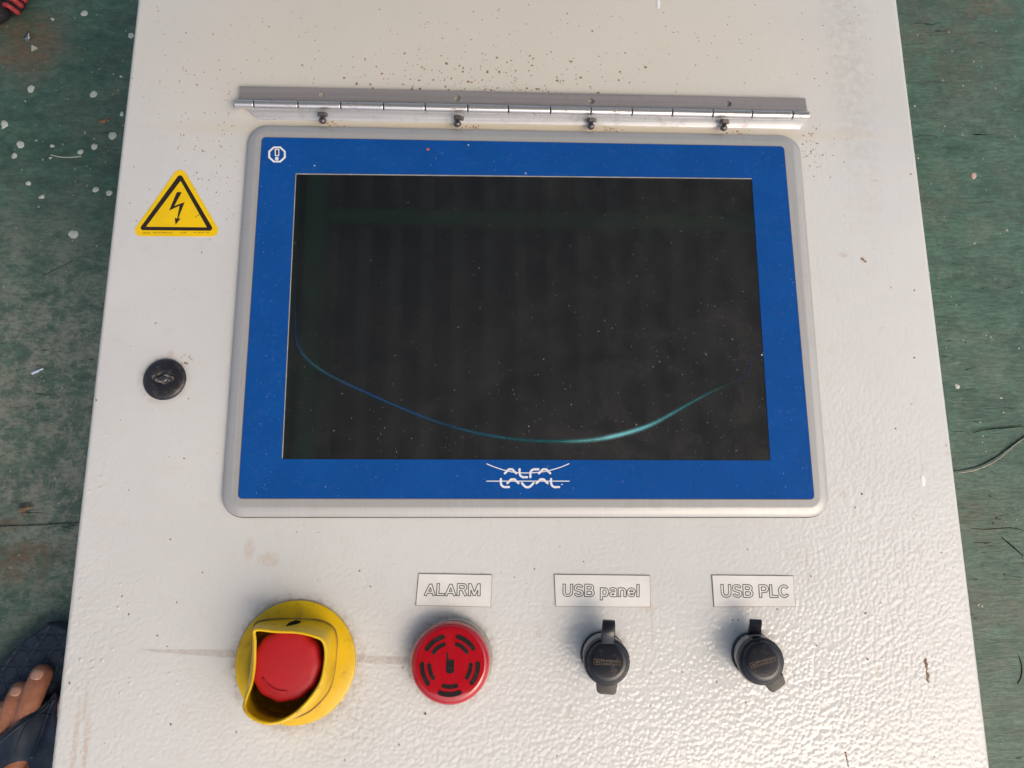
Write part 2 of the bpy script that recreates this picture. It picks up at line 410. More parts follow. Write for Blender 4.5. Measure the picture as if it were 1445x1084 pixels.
def mat_yellow(*a_, **k_):
    m = mat_plain_dust(*a_, **k_); n = NT.__new__(NT); n.m = m; n.t = m.node_tree; n.b = n.t.nodes['Principled BSDF']; n._c = None
    old = n.b.inputs['Base Color'].links[0].from_socket
    # greasy brown grime deep inside the guard; its inner shade is painted in too
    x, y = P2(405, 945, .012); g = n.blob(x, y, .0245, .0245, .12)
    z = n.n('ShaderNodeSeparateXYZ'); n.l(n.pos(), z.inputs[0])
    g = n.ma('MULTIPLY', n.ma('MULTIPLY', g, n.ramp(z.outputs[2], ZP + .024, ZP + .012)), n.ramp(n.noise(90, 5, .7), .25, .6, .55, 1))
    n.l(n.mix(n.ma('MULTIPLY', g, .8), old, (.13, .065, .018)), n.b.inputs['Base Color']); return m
M = {}
M['cab'] = mat_cabinet()
M['floor'] = mat_floor()
M['frame'] = mat_brushed('satin_aluminium', (.50, .50, .49), .40, .28, 900, 8, .06, .12)
M['leaf'] = mat_brushed('stainless_leaf', (.42, .39, .39), .42, .45, 8, 700, .12, .25)
M['lower'] = mat_brushed('bright_leaf', (.62, .63, .65), .35, .5, 8, 700, .10, .35)
M['barrel'] = mat_brushed('stainless_barrel', (.72, .71, .72), .28, .8, 6, 500, .15, .6)
M['blue'] = mat_plain_dust('blue_overlay', (.0065, .082, .335), .2, (.25, .35, .5), .05, 260)
M['screen'] = mat_screen()
M['white'] = simple('white_print', (.78, .80, .82), .5, var=.04)
M['sticker'] = mat_plain_dust('yellow_sticker', (.95, .62, .004), .35, (.5, .33, .08), .12, 90)
M['black'] = simple('black_print', (.022, .012, .010), .5)
M['lock'] = mat_plain_dust('black_lock_plastic', (.022, .022, .026), .30, (.16, .15, .14), .35, 220, bumpd=.00008)
M['dark'] = simple('dark_cavity', (.006, .006, .006), .9, spec=.15)
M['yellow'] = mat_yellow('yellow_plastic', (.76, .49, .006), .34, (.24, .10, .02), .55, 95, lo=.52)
M['red'] = mat_plain_dust('matt_red_plastic', (.50, .011, .018), .5, (.30, .02, .03), .5, 60, spec=.4)
M['redgloss'] = mat_plain_dust('glossy_red_plastic', (.46, .004, .014), .10, (.18, .01, .015), .5, 70, lo=.55)
M['grey'] = mat_plain_dust('grey_nut', (.46, .44, .42), .42, (.16, .12, .09), .5, 200, metal=.3)
M['rubber'] = mat_plain_dust('black_rubber', (.012, .014, .022), .24, (.14, .12, .10), .12, 180, bumpd=.00004)
M['rubbermark'] = simple('worn_print_on_rubber', (.13, .09, .065), .6)
M['tabgrey'] = mat_plain_dust('dusty_rubber', (.075, .068, .06), .5, (.2, .18, .15), .5, 150)
M['plate'] = mat_plain_dust('white_engraved_plastic', (.84, .83, .80), .35, (.62, .48, .34), .25, 45, lo=.56)
M['groove'] = simple('grey_engraving', (.085, .075, .065), .6)
M['edge'] = simple('dirty_plate_edge', (.20, .13, .09), .7)
M['rust'] = simple('rust', (.30, .17, .08), .8, var=.3, vs=300)
M['rustd'] = simple('dark_rust', (.24, .16, .11), .8, var=.3, vs=300)
M['dust'] = simple('dust_specks', (.19, .18, .165), .8, var=.2)
M['gasket'] = simple('black_gasket', (.02, .02, .022), .6)
M['bolt'] = mat_plain_dust('dark_steel', (.16, .15, .15), .35, (.18, .11, .07), .5, 300, metal=.8)
M['slotm'] = mat_plain_dust('dusty_slot', (.014, .008, .009), .6, (.09, .05, .045), .6, 130, spec=.2)
M['spot'] = mat_plain_dust('whitish_paint_drip', (.55, .60, .54), .6, (.15, .2, .16), .5, 300, bumpd=.0002)
M['chip'] = simple('pale_flake', (.50, .47, .40), .7)
M['spotp'] = simple('pinkish_flake', (.50, .36, .30), .7, var=.25, vs=400)
M['steel'] = simple('bright_steel', (.75, .75, .76), .2, 1.0)
M['roof'] = mat_plain_dust('weathered_roof_sheet', (.50, .50, .49), .6, (.09, .06, .04), .6, 6)
M['greenbeam'] = mat_plain_dust('green_painted_beam', (.22, .62, .36), .5, (.15, .22, .15), .3, 9)
M['grass'] = simple('outdoor_ground', (.36, .34, .29), .9, vs=2)

# ------------------------------------------------------------------ floor and shed
ZF = 0.0
def fxy(px, py): return P2(px, py, -ZP)
g = G(); g.add([(-60, -60, -.05), (60, -60, -.05), (60, 60, -.05), (-60, 60, -.05)], [(0, 1, 2, 3)])
tag(g.put('ground', M['grass']), kind='structure')
floor = root('floor', (0, 0, 0), None, None, kind='structure')
yseam = fxy(60, 742)[1]
# the seam runs level under the cabinet and swings up in a torn curve on its right-hand side
curve = [fxy(-900, 748), fxy(-300, 745), fxy(0, 743), fxy(30, 742.5), fxy(60, 741.5), fxy(105, 738)]
curve2 = [fxy(x, y) for x, y in ((300, 736), (700, 715), (1200, 690), (1330, 668), (1352, 665), (1375, 661), (1395, 653), (1410, 644), (1424, 632), (1436, 622), (1452, 612), (1480, 603), (1600, 596), (2400, 590))]
seam = curve + curve2
sx_ = np.arange(-1.2, 1.6, .004); sy_ = np.interp(sx_, [p[0] for p in seam], [p[1] for p in seam])
for _ in range(6): sy_[1:-1] = (sy_[:-2] + sy_[1:-1] * 2 + sy_[2:]) / 4
seam = [(float(x), float(y) + (random.random() - .5) * .0005) for x, y in zip(sx_, sy_)]
def board(name, edge, y2, z):
    edge = [(-7, edge[0][1])] + edge + [(7, edge[-1][1])]; n = len(edge); far = [(x, y2) for x, y in edge]
    gg = G(); gg.loops([lift(far, z), lift(edge, z), lift(edge, -.045)], closed=False); return gg.put(name, M['floor'], floor)
up = [(x, y + .0003) for x, y in seam]
board('floor_board', up, 9, -.0015)
board('floor_board', seam, -3, .0004)
# raised lip of the torn curve, and scratches
g = G(); lip = [fxy(x, y) for x, y in ((1352, 667), (1375, 663), (1395, 655), (1410, 646), (1424, 634), (1436, 624), (1452, 614))]
lp = smooth_path([Vector((a, b - .0004, .0004)) for a, b in lip], 5); tube(g, lp, [.0003 + .0003 * random.random() for _ in lp], 6)
g.put('paint_lip', simple('worn_paint_edge', (.40, .36, .29), .7), floor, smooth=True)
g = G()
for pts, w_ in (([(1412, 758), (1422, 766), (1436, 778), (1447, 788)], .0012), ([(1437, 925), (1441, 940), (1440, 955), (1435, 965)], .0010), ([(1370, 746), (1392, 747), (1425, 745), (1445, 749)], .0006),
                ([(1372, 611), (1392, 606), (1420, 604), (1447, 601)], .0010), ([(1372, 190), (1392, 191)], .0012), ([(60, 390), (88, 376), (104, 368)], .0004)):
    q = smooth_path([Vector(fxy(*p)) for p in pts], 6); m = len(q)
    ribbon(g, q, [w_ * (.35 + .65 * math.sin(math.pi * (i + .5) / m)) * (.7 + .6 * random.random()) for i in range(m)], .0005, .0007, False)
g.put('scratch', M['dark'], floor, kind='stuff')

def splat(g, c, r, z, h=.0006, n=18, ir=.22, sx=1.0, sy=1.0, rot=0.0):
    ph = [random.random() * 6.28 for _ in range(4)]
    L = []
    for k, (fr, hz) in enumerate(((1, 0), (.86, .7), (.5, 1))):
        l = []
        for i in range(n):
            a = 2 * math.pi * i / n
            rr = r * fr * (1 + ir * (.5 * math.sin(2 * a + ph[0]) + .35 * math.sin(3 * a + ph[1]) + .3 * math.sin(5 * a + ph[2])))
            x, y = rr * math.cos(a) * sx, rr * math.sin(a) * sy
            l.append(Vector((c[0] + x * math.cos(rot) - y * math.sin(rot), c[1] + x * math.sin(rot) + y * math.cos(rot), z + h * hz)))
        L.append(l)
    g.loops(L, False, True)
UP = .0  # upper board level offset
ztop = -.0014
spots = [(118, 17.6, 5.3), (42.5, 124.5, 6.2), (131, 132, 6), (157.7, 190.6, 6), (132, 206, 5.4), (112.5, 213.5, 4.6), (27.6, 203, 6.2), (19, 219, 4.8), (72.5, 205, 3.2), (5, 174, 6),
         (134, 266.7, 4.8), (153, 271.5, 5.2), (102.5, 330, 6.6), (184, 49, 4.5), (73, 26, 2.4), (39, 258, 4.2), (58, 277, 3.6), (170, 107, 2), (70, 222, 2.2), (171, 160, 3.5), (1352, 545, 4), (4, 178, 3)]
for i, (px, py, r) in enumerate(spots):
    g = G(); splat(g, fxy(px, py), r / 1085 * (D + ZP), ztop, .0007, ir=.13 if r > 4 else .4, sx=1, sy=random.uniform(.8, 1.1), rot=random.random() * 3)
    g.put('paint_spot', M['spot'], floor, smooth=True)
g = G(); splat(g, fxy(1375, 247), 5.2 / 1085 * (D + ZP), ztop, .001, ir=.2); g.put('paint_spot', M['spotp'], floor, smooth=True)
g = G()
tri = [fxy(44, 63), fxy(53, 67), fxy(44, 72)]; plate(g, rounded(tri, .0003, 2), ztop, ztop + .001, 0)
tag(g.put('paint_flake', M['chip'], None, o=(*fxy(47, 67), ztop)), 'small pale triangular flake lying on the green floor below the tiny screw', 'flake')
g = G(); pts = smooth_path([Vector((*fxy(*p), ztop + .0005)) for p in ((71, 218), (85, 221), (100, 221.5), (114, 220))], 5); tube(g, pts, .0005, 6)
tag(g.put('fibre', M['spot'], None, o=(*fxy(90, 221), ztop)), 'pale thin fibre lying among the white paint spots on the floor', 'fibre')
g = G(); q = [Vector((*fxy(*p), ztop + .0006)) for p in ((138, 171), (146, 171), (154, 166))]; tube(g, q, [.0008, .0018, .0004], 7)
tag(g.put('wood_splinter', M['rust'], None, o=(*fxy(146, 170), ztop), smooth=True), 'brown splinter lying on the green floor beside the cabinet edge', 'splinter')
# loose debris strewn over the boards, nobody could count it
g = G()
for _ in range(240):
    s = random.random()
    if s < .5: px, py = random.uniform(0, 190), random.uniform(0, 880)
    else: px, py = random.uniform(1270, 1445), random.uniform(0, 1084)
    c = fxy(px, py)
    z = -.0014 if c[1] > yseam + .02 else .0005
    splat(g, c, random.uniform(.0002, .0006) * random.choice((1, 1, 1.8)), z, .0004, 6, .6, random.uniform(.6, 1.6), 1, random.random() * 3)
tag(g.put('grit', M['chip']), 'fine pale grit strewn over the green floor boards', 'grit', kind='stuff')

# tiny screw
t = root('screw', (*fxy(41, 54), 0), 'tiny shiny screw lying on the bare brown patch of the floor', 'screw')
a = Vector((*fxy(41.5, 47), .002)); b = Vector((*fxy(41, 55), .002)); c = Vector((*fxy(41, 60), .003))
g = G(); tube(g, [a, (a + b) / 2, b], [.0012, .0015, .0015], 8); g.put('shank', M['steel'], t, smooth=True)
g = G(); tube(g, [b, b + (c - b) * .1, b + (c - b) * .5, c], [.0015, .0032, .0030, .0018], 10); g.put('head', M['steel'], t, smooth=True, sharp=40)
t = root('metal_fitting', (*fxy(53, 526), 0), 'small bright metal fitting lying on the grey worn patch of floor', 'fitting')
for k, (dx, dy, rr) in enumerate(((0, 0, .0030), (.0035, .002, .0022))):
    x, y = fxy(53, 526); g = G(); tube(g, [(x + dx - .003, y + dy - .0015, .002), (x + dx + .003, y + dy + .0012, .0025)], rr * .55, 8); g.put('tooth', M['steel'], t, smooth=True, sharp=40)
# dead insect / dark scrap near the seam
g = G(); x, y = fxy(36, 719)
tube(g, smooth_path([Vector((x - .006, y - .001, .001)), Vector((x - .001, y, .003)), Vector((x + .004, y + .0012, .002)), Vector((x + .007, y + .002, .001))], 4), [.0004, .001, .0018, .0021, .0022, .0021, .0018, .0014, .0012, .0009, .0006, .0005, .0003], 8)
for k in range(3):
    tube(g, [(x - .002 + k * .002, y, .002), (x - .001 + k * .002, y + .003, .003), (x + k * .002, y + .006, .000)], .0003, 5)
    tube(g, [(x - .002 + k * .002, y, .002), (x - .002 + k * .002, y - .003, .003), (x - .003 + k * .002, y - .005, .000)], .0003, 5)
tag(g.put('insect', M['rustd'], None, o=(x, y, 0), smooth=True), 'dead brown insect on the floor just above the board seam', 'insect')

# shed roof overhead (mirrored in the display): corrugated sheets, rafter and purlin
HR = 3.0
def roofpt(px, py):
    """where on the roof the display mirrors the pixel"""
    r = Vector((px - CX, py - CY, F)); d = Vector((r.dot(AX), r.dot(AY), r.dot(AZ))); t = -(D + HR) / d.z
    return d.x * t, d.y * t
RX0, RX1, RY0, RY1 = -1.8, 2.1, -1.25, 4.6
roof = root('shed_roof', (0, 0, ZP + HR), None, None, kind='structure')
g = G(); per = .15; x = RX0; top = []
while x < RX1:
    for dx, dz in ((0, 0), (.055, 0), (.065, .085), (.14, .085)): top.append((x + dx, dz))
    x += per
n = len(top)
V = [(x, RY0, ZP + HR + z) for x, z in top] + [(x, RY1, ZP + HR + z) for x, z in top]
g.add(V, [(i, i + 1, n + i + 1, n + i) for i in range(n - 1)])
g.add([(RX0, RY0, ZP + HR + .16), (RX1, RY0, ZP + HR + .16), (RX1, RY1, ZP + HR + .16), (RX0, RY1, ZP + HR + .16)], [(0, 1, 2, 3)])
g.put('roof_sheet', M['roof'], roof)
def bar(g, a, b, sx, sz):
    a = Vector(a); b = Vector(b); t = (b - a).normalized(); u = t.cross(Vector((0, 0, 1))).normalized() * sx / 2; v = Vector((0, 0, sz / 2))
    L = [[p + u + v, p - u + v, p - u - v, p + u - v] for p in (a, b)]; g.loops(L, True, True)
y = roofpt(700, 312)[1]; g = G(); bar(g, (roofpt(465, 312)[0], y, ZP + HR - .03), (RX1, y - .03, ZP + HR - .03), .06, .05); g.put('purlin', M['greenbeam'], roof)
x = roofpt(447, 400)[0]; g = G(); bar(g, (x + .02, RY0, ZP + HR - .09), (x, RY1, ZP + HR - .09), .07, .14); g.put('rafter', M['greenbeam'], roof)
x = roofpt(418, 400)[0]; g = G(); bar(g, (x, RY0, ZP + HR - .04), (x - .03, RY1, ZP + HR - .04), .05, .06); g.put('rafter', M['greenbeam'], roof)

# ------------------------------------------------------------------ control cabinet
def edge_x(a, b, y):
    (x0, y0), (x1, y1) = a, b; return x0 + (x1 - x0) * (y - y0) / (y1 - y0)
LA, LB = P2(193, 0), P2(70, 1084); RA, RB = P2(1267, 0), P2(1399, 1084)
YT, YB = P2(700, -260)[1], P2(700, 1330)[1]
cab = root('control_cabinet', (0.02, (YT + YB) / 2, 0), 'cream painted control cabinet lying on its back with blue framed display and buttons', 'control cabinet')
door_o = [(edge_x(LA, LB, YB), YB), (edge_x(RA, RB, YB), YB), (edge_x(RA, RB, YT), YT), (edge_x(LA, LB, YT), YT)]
door_r = rounded(door_o, .004, 4)
g = G(); L = [lift(inset(door_r, .0008), ZP - .020), lift(door_r, ZP - .019)]
for k in range(6):
    a = math.pi / 2 * k / 5; L.append(lift(inset(door_r, .0032 * (1 - math.cos(a))), ZP - .0032 + .0032 * math.sin(a)))
g.loops(L, True, True)
door = g.put('door', M['cab'], cab, smooth=True, sharp=30)
g = G(); plate(g, inset(door_o, .006), .002, ZP - .0202, 0); g.put('body', M['cab'], cab)

def disc_specks(name, pts, mat, parent, z, label=None):
    g = G()
    for (x, y, r, s) in pts:
        a = random.random() * 3.14; n = 7; ph = random.random() * 6
        L = [Vector((x + (r * s * math.cos(t) * math.cos(a) - r * math.sin(t) * math.sin(a)) * (1 + .25 * math.sin(3 * t + ph)), y + (r * s * math.cos(t) * math.sin(a) + r * math.sin(t) * math.cos(a)) * (1 + .25 * math.sin(3 * t + ph)), z)) for t in [2 * math.pi * i / n for i in range(n)]]
        k = len(g.V); g.V += L + [Vector((x, y, z + r * .12))]
        g.F += [(k + i, k + (i + 1) % n, k + n) for i in range(n)]
    return g.put(name, mat, parent, kind='stuff')
sp = []
for _ in range(300):                               # rust spatter above the hinge
    px = random.gauss(690, 110); py = 128 - abs(random.gauss(0, 34)) + (px - 340) * .02
    sp.append((*P2(px, py), random.choice((.0002, .0003, .0003, .0004, .0005, .0008)) * random.uniform(.7, 1.2), random.uniform(.8, 1.7)))
for _ in range(190):
    px = random.uniform(220, 1230); py = random.uniform(5, 122)
    sp.append((*P2(px, py), random.uniform(.00018, .0005), random.uniform(.8, 1.6)))
for _ in range(150):
    px = random.gauss(300, 55); py = random.uniform(100, 340)
    if px < 338: sp.append((*P2(px, py), random.uniform(.0002, .0005), random.uniform(.8, 1.6)))
for _ in range(60):
    px = random.gauss(1150, 22); py = random.gauss(205, 18)
    if px > 1130: sp.append((*P2(px, py), random.uniform(.0002, .0006), random.uniform(.8, 1.6)))
for (cx_, cy_, s_) in ((858, 183, 9), (668, 180, 8), (470, 176, 8), (1040, 187, 7), (262, 508, 6)):
    for _ in range(14): sp.append((*P2(random.gauss(cx_, s_), random.gauss(cy_, 3.0 if cx_ > 300 else 7)), random.uniform(.0002, .00055), random.uniform(1, 1.8)))
disc_specks('rust_spatter', sp, M['rust'], cab, ZP + .00006)
sp = []
for _ in range(170):
    px = random.uniform(130, 1340); py = random.uniform(10, 1075)
    if 325 < px < 1160 and 120 < py < 735: continue
    sp.append((*P2(px, py), random.uniform(.0002, .0006), random.uniform(.8, 1.8)))
for k_ in range(9): sp.append((*P2(1193 + k_ * .5, 1062 + k_ * 2.4), random.uniform(.0003, .0006), 1.4))
for p in ((98, 964, .0006, 1.6), (600, 1007, .0009, 1), (590, 822, .0006, 1), (1217, 366, .0010, 1.6), (1221, 369, .0009, 1), (1216, 697, .0008, 1), (1290, 505, .0006, 1.4)): sp.append((*P2(p[0], p[1]), p[2], p[3]))
for py in range(932, 963, 3): sp.append((*P2(1306 + (py - 932) * .13 + random.uniform(-1, 1), py), random.uniform(.0005, .0010), 1.4))
disc_specks('dark_specks', sp, M['rustd'], cab, ZP + .00007)
g = G(); splat(g, P2(1302, 678), .0026, ZP, .0003, 14, .2, .6, 1.5, 0); splat(g, P2(929, 5), .0016, ZP, .0004, 14, .1, .8, 2.6, 0); g.put('paint_run', simple('white_paint_run', (.92, .91, .88), .2), cab, smooth=True, kind='stuff')

# ---- display
hF = .0048
corn = [P2(313, 730, 0), P2(1169, 730, 0), P2(1127, 193, .001), P2(352, 178, .001)]
disp = sub('display', (*P2(740, 450), ZP), cab)
out0 = rounded(corn, .0135, 10)
scr = [P2(398, 648, hF), P2(1087, 650, hF), P2(1061, 252, hF), P2(417, 245, hF)]
blu = rounded([P2(336, 703.5, hF), P2(1149, 704.5, hF), P2(1106, 207, hF), P2(370, 194, hF)], .0024, 4)
g = G(); L = [lift(inset(out0, -.0004), ZP + .0001), lift(inset(out0, -.0004), ZP + .0009)]; g.loops(L, False, True); g.put('gasket', M['gasket'], disp)
g = G(); L = []
for i_, z_ in ((.0, .0009), (.0, .0022), (.0006, .0029), (.0028, .0038), (.0052, .0044), (.0060, .00455), (.0066, .00455), (.009, .00455)):
    L.append(lift(inset(out0, i_), ZP + z_))
g.loops(L, False, True); g.put('frame', M['frame'], disp, smooth=True, sharp=35)
# dark seam round the overlay and the overlay itself with its window
g = G(); poly_with_holes(g, inset(blu, -.0004), [inset(scr, -.0006)], ZP + .00460); g.put('overlay_seam', M['edge'], disp)
g = G(); z0, z1 = ZP + .00462, ZP + .00500
poly_with_holes(g, blu, [scr], z1); n = len(blu)
g.loops([lift(blu, z0), lift(blu, z1)]); g.loops([lift(scr, z1), lift(scr, ZP + .00440)])
g.put('overlay', M['blue'], disp)
g = G(); s2 = inset(scr, -.0003); g.loops([lift(s2, ZP + .0042), lift(s2, ZP + .00466)], True, True); g.put('screen', M['screen'], disp)
lm = simple('pale_window_edge', (.40, .37, .34), .5)
g = G(); ribbon(g, [P2(398.5, 647, hF), P2(417.7, 245.6, hF)], .00045, ZP + .00465, ZP + .0051, False); ribbon(g, [P2(417.7, 245.6, hF), P2(1060.5, 252.4, hF)], .00050, ZP + .00465, ZP + .0051, False)
g.put('window_edge', lm, disp)
# reflected light arc on the screen, painted as a coloured strip
def mat_light_arc():
    n = NT('painted_arc_reflection'); X, Y = n.xy()
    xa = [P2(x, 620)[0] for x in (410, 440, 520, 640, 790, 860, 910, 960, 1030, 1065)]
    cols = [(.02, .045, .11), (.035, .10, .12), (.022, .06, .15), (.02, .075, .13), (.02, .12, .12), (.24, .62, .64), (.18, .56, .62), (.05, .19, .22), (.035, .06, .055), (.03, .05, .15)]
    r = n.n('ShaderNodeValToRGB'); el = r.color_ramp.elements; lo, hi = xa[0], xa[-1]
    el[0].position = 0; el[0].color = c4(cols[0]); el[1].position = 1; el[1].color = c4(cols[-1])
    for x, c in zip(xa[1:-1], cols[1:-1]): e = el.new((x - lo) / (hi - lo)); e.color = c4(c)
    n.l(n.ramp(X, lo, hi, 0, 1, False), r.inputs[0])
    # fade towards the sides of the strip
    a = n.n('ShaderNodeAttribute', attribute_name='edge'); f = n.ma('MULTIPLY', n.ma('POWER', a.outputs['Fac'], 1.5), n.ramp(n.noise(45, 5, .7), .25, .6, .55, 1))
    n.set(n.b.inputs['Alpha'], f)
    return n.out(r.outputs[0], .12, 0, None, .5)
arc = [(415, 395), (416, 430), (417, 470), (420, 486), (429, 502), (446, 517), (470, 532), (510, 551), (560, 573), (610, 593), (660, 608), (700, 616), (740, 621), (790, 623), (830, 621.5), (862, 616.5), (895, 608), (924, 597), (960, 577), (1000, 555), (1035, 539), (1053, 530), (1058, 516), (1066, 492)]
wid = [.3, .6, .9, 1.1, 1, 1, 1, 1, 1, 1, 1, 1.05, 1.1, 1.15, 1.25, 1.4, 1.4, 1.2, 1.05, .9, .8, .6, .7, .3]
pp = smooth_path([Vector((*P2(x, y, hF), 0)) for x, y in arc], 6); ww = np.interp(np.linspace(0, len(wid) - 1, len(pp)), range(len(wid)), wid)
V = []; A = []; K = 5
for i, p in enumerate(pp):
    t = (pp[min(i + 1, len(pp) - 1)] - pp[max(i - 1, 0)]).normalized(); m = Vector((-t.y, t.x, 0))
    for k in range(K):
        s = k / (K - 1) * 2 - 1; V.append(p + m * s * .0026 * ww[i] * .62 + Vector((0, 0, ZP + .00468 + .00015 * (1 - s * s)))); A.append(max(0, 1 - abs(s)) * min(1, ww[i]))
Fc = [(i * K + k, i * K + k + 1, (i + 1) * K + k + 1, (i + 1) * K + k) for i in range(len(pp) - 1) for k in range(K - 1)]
ob = mesh('painted_light_arc', V, Fc, mat_light_arc(), disp, smooth=True)
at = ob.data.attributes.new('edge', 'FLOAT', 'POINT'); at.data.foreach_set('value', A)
# dust on screen and overlay
sp = []
for _ in range(430):
    u = random.random() ** .75; v = random.random() ** .7
    px, py = 412 + u * 650, 256 + v * 388
    sp.append((*P2(px, py, hF), abs(random.gauss(0, .00011)) + .00007, random.uniform(.8, 2.2)))
disc_specks('screen_dust', sp, M['dust'], disp, ZP + .00472)
sp = []
for _ in range(120):
    px, py = random.choice(((random.uniform(345, 1110), random.uniform(208, 243)), (random.uniform(1072, 1135), random.uniform(260, 690)), (random.uniform(350, 1140), random.uniform(655, 700)), (random.uniform(365, 395), random.uniform(240, 690))))
    sp.append((*P2(px, py, hF), random.uniform(.00008, .00022), random.uniform(.8, 1.4)))
for p in ((742, 245), (661, 205), (444, 234), (1075, 501), (870, 183), (924, 200)): sp.append((*P2(*p, hF), .0006, 1))
disc_specks('overlay_dust', sp, simple('pale_dust', (.45, .52, .6), .8), disp, ZP + .00503)
sp = [(*P2(604, 211, hF), .0011, 1)]; disc_specks('red_speck', sp, simple('orange_paint_speck', (.5, .12, .06), .6), disp, ZP + .00503)
# printed logo
zl = ZP + .00502
def lg(x, y): return P2(660 + x / 8.5, 640 + y / 8.5, .005)
S = .0016
g = G()
def stroke(pts, w_=26, smooth=True):
    q = [Vector((*lg(*p), 0)) for p in pts]
    if smooth and len(q) > 2: q = smooth_path(q, 6)
    ribbon(g, q, w_ / 8.5 / 1085 * D * 1.0, zl, zl + .00004 + .000008 * len(g.F) / 400)
cap_w = 26
def arch(x0, x1, yb, yt):
    xm = (x0 + x1) / 2; d = x1 - x0
    stroke([(x0, yb), (x0 + .22 * d, yb - .58 * (yb - yt)), (xm - .16 * d, yt + .04 * (yb - yt)), (xm, yt), (xm + .16 * d, yt + .04 * (yb - yt)), (x1 - .22 * d, yb - .58 * (yb - yt)), (x1, yb)], cap_w)
arch(445, 583, 238, 190)
stroke([(622, 190), (622, 235), (632, 265), (660, 284), (690, 285), (712, 285)], cap_w)
stroke([(752, 286), (752, 240), (760, 212), (784, 194), (810, 190), (848, 190)], cap_w)
arch(855, 990, 238, 190)
stroke([(398, 306), (398, 350), (408, 382), (435, 402), (465, 403), (496, 403)], cap_w)
arch(475, 610, 356, 310)
stroke([(650, 356), (680, 390), (700, 403), (718, 406), (738, 402), (758, 388), (788, 356)], cap_w)
arch(825, 958, 356, 310)
stroke([(1000, 306), (1000, 350), (1010, 382), (1036, 402), (1066, 403), (1096, 403)], cap_w)
def thin(pts, w_):
    q = smooth_path([Vector((*lg(*p), 0)) for p in pts], 8) if len(pts) > 2 else [Vector((*lg(*p), 0)) for p in pts]
    ribbon(g, q, w_ / 8.5 / 1085 * D, zl, zl + .00003)
thin([(230, 125), (300, 155), (380, 183), (450, 203), (560, 226), (700, 234), (830, 228), (930, 215), (1000, 200), (1100, 170), (1165, 145), (1215, 123)], 11)
thin([(228, 332), (1218, 332)], 11); thin([(1122, 374), (1138, 370)], 8)
g.put('logo', M['white'], disp)
# printed stop-sign shaped symbol
def ic(x, y): return P2(320 + x / 3.284, 100 + y / 3.284, .005)
g = G(); oc = [(188 + 45 + 44 * math.cos(R(22.5 + 45 * k)), 388 + 40 * math.sin(R(22.5 + 45 * k))) for k in range(8)]
oi = [(233 + 34 * math.cos(R(22.5 + 45 * k)), 388 + 31 * math.sin(R(22.5 + 45 * k))) for k in range(8)]
oc = [ic(*p) for p in oc]; oi = [ic(*p) for p in oi]
poly_with_holes(g, oc, [oi], zl + .00004)
oc2 = [ic(*p) for p in ((222, 362), (244, 362), (243, 396), (223, 396))]; oi2 = [ic(*p) for p in ((228, 367), (239, 367), (238, 391), (228, 391))]
poly_with_holes(g, oc2, [oi2], zl + .00004); x, y = ic(232, 407); g.loops([ring((x, y), .0013, zl, 16), ring((x, y), .0013, zl + .00004, 16)], False, True)
g.put('warning_symbol', M['white'], disp)
g = G(); plate(g, [ic(*p) for p in ((229, 368), (238, 368), (237, 390), (229, 390))], zl, zl + .00004); g.put('symbol_bar', M['black'], disp)

# ---- piano hinge
hinge = sub('hinge', (*P2(735, 160), ZP), cab)
zt = .0032                                   # height of the free upper leaf
def lerp(a, b, t): return a + (b - a) * t
a0 = P(338, 121.5, zt); a1 = P(1136.5, 138.5, zt); b0 = P(339, 143, zt - .0015); b1 = P(1138, 160, zt - .0015)
NX = 120
holes = []
for (px, py) in ((453.5, 133.5), (645, 138.5), (834.5, 143), (1028, 146.5)):
    c = P(px, py, zt); holes.append((c.x, c.y))
outer = [(b0.x, b0.y), (b1.x, b1.y), (a1.x, a1.y), (a0.x, a0.y)]
hl = [[(p.x, p.y) for p in ring(c, .0022, 0, 16)] for c in holes]
g = G(); ztw = ZP + zt
k0 = len(g.V); poly_with_holes(g, outer, hl, ztw); poly_with_holes(g, outer, hl, ztw - .0012)
g.loops([lift(outer, ztw - .0012), lift(outer, ztw)])
for h in hl: g.loops([lift(h, ztw - .0012), lift(h, ztw)])
g.put('upper_leaf', M['leaf'], hinge)
# barrel knuckles
zb = .0040; rb = .0031
e0 = P(332, 147, zb); e1 = P(1142, 163.5, zb); axis = (e1 - e0); Lh = axis.length; ax = axis.normalized(); 
def sag(t): return Vector((0, -.0006 * math.sin(math.pi * t), 0))
jx = [332, 359.6, 420.5, 479.3, 538.6, 596.5, 655.9, 712.8, 772, 829, 887.4, 944.6, 1002.5, 1058.8, 1117, 1142]
proto = None
upv = Vector((0, 0, 1)); side = ax.cross(upv).normalized()
for i in range(15):
    t0 = (jx[i] - 332) / 810; t1 = (jx[i + 1] - 332) / 810
    p0 = e0 + axis * t0; p1 = e0 + axis * t1; ln = (p1 - p0).length - .0009
    def knuckle(ln):
        g = G(); L = []
        for (u, r) in ((0, rb - .0001), (.00015, rb), (.0006, rb), (ln - .0006, rb), (ln - .00015, rb), (ln, rb - .0001)):
            L.append([e0 + ax * u + (side * math.cos(2 * math.pi * k / 20) + upv * math.sin(2 * math.pi * k / 20)) * r for k in range(20)])
        g.loops(L, True, True); return g
    if True:
        kn = knuckle(ln).put('knuckle', M['barrel'], hinge, o=e0, smooth=True, sharp=50)
        if i == 1: proto = kn
        kn.location += p0 - e0
    else:
        kn = proto.copy(); COL.objects.link(kn); kn.location = (p0 - ORG[hinge]); kn.scale = (1, 1, 1)
        f = ln / ((P(420.5, 148, zb) - P(359.6, 147, zb)).length)
    kn.rotation_euler.x = random.uniform(-.1, .1)
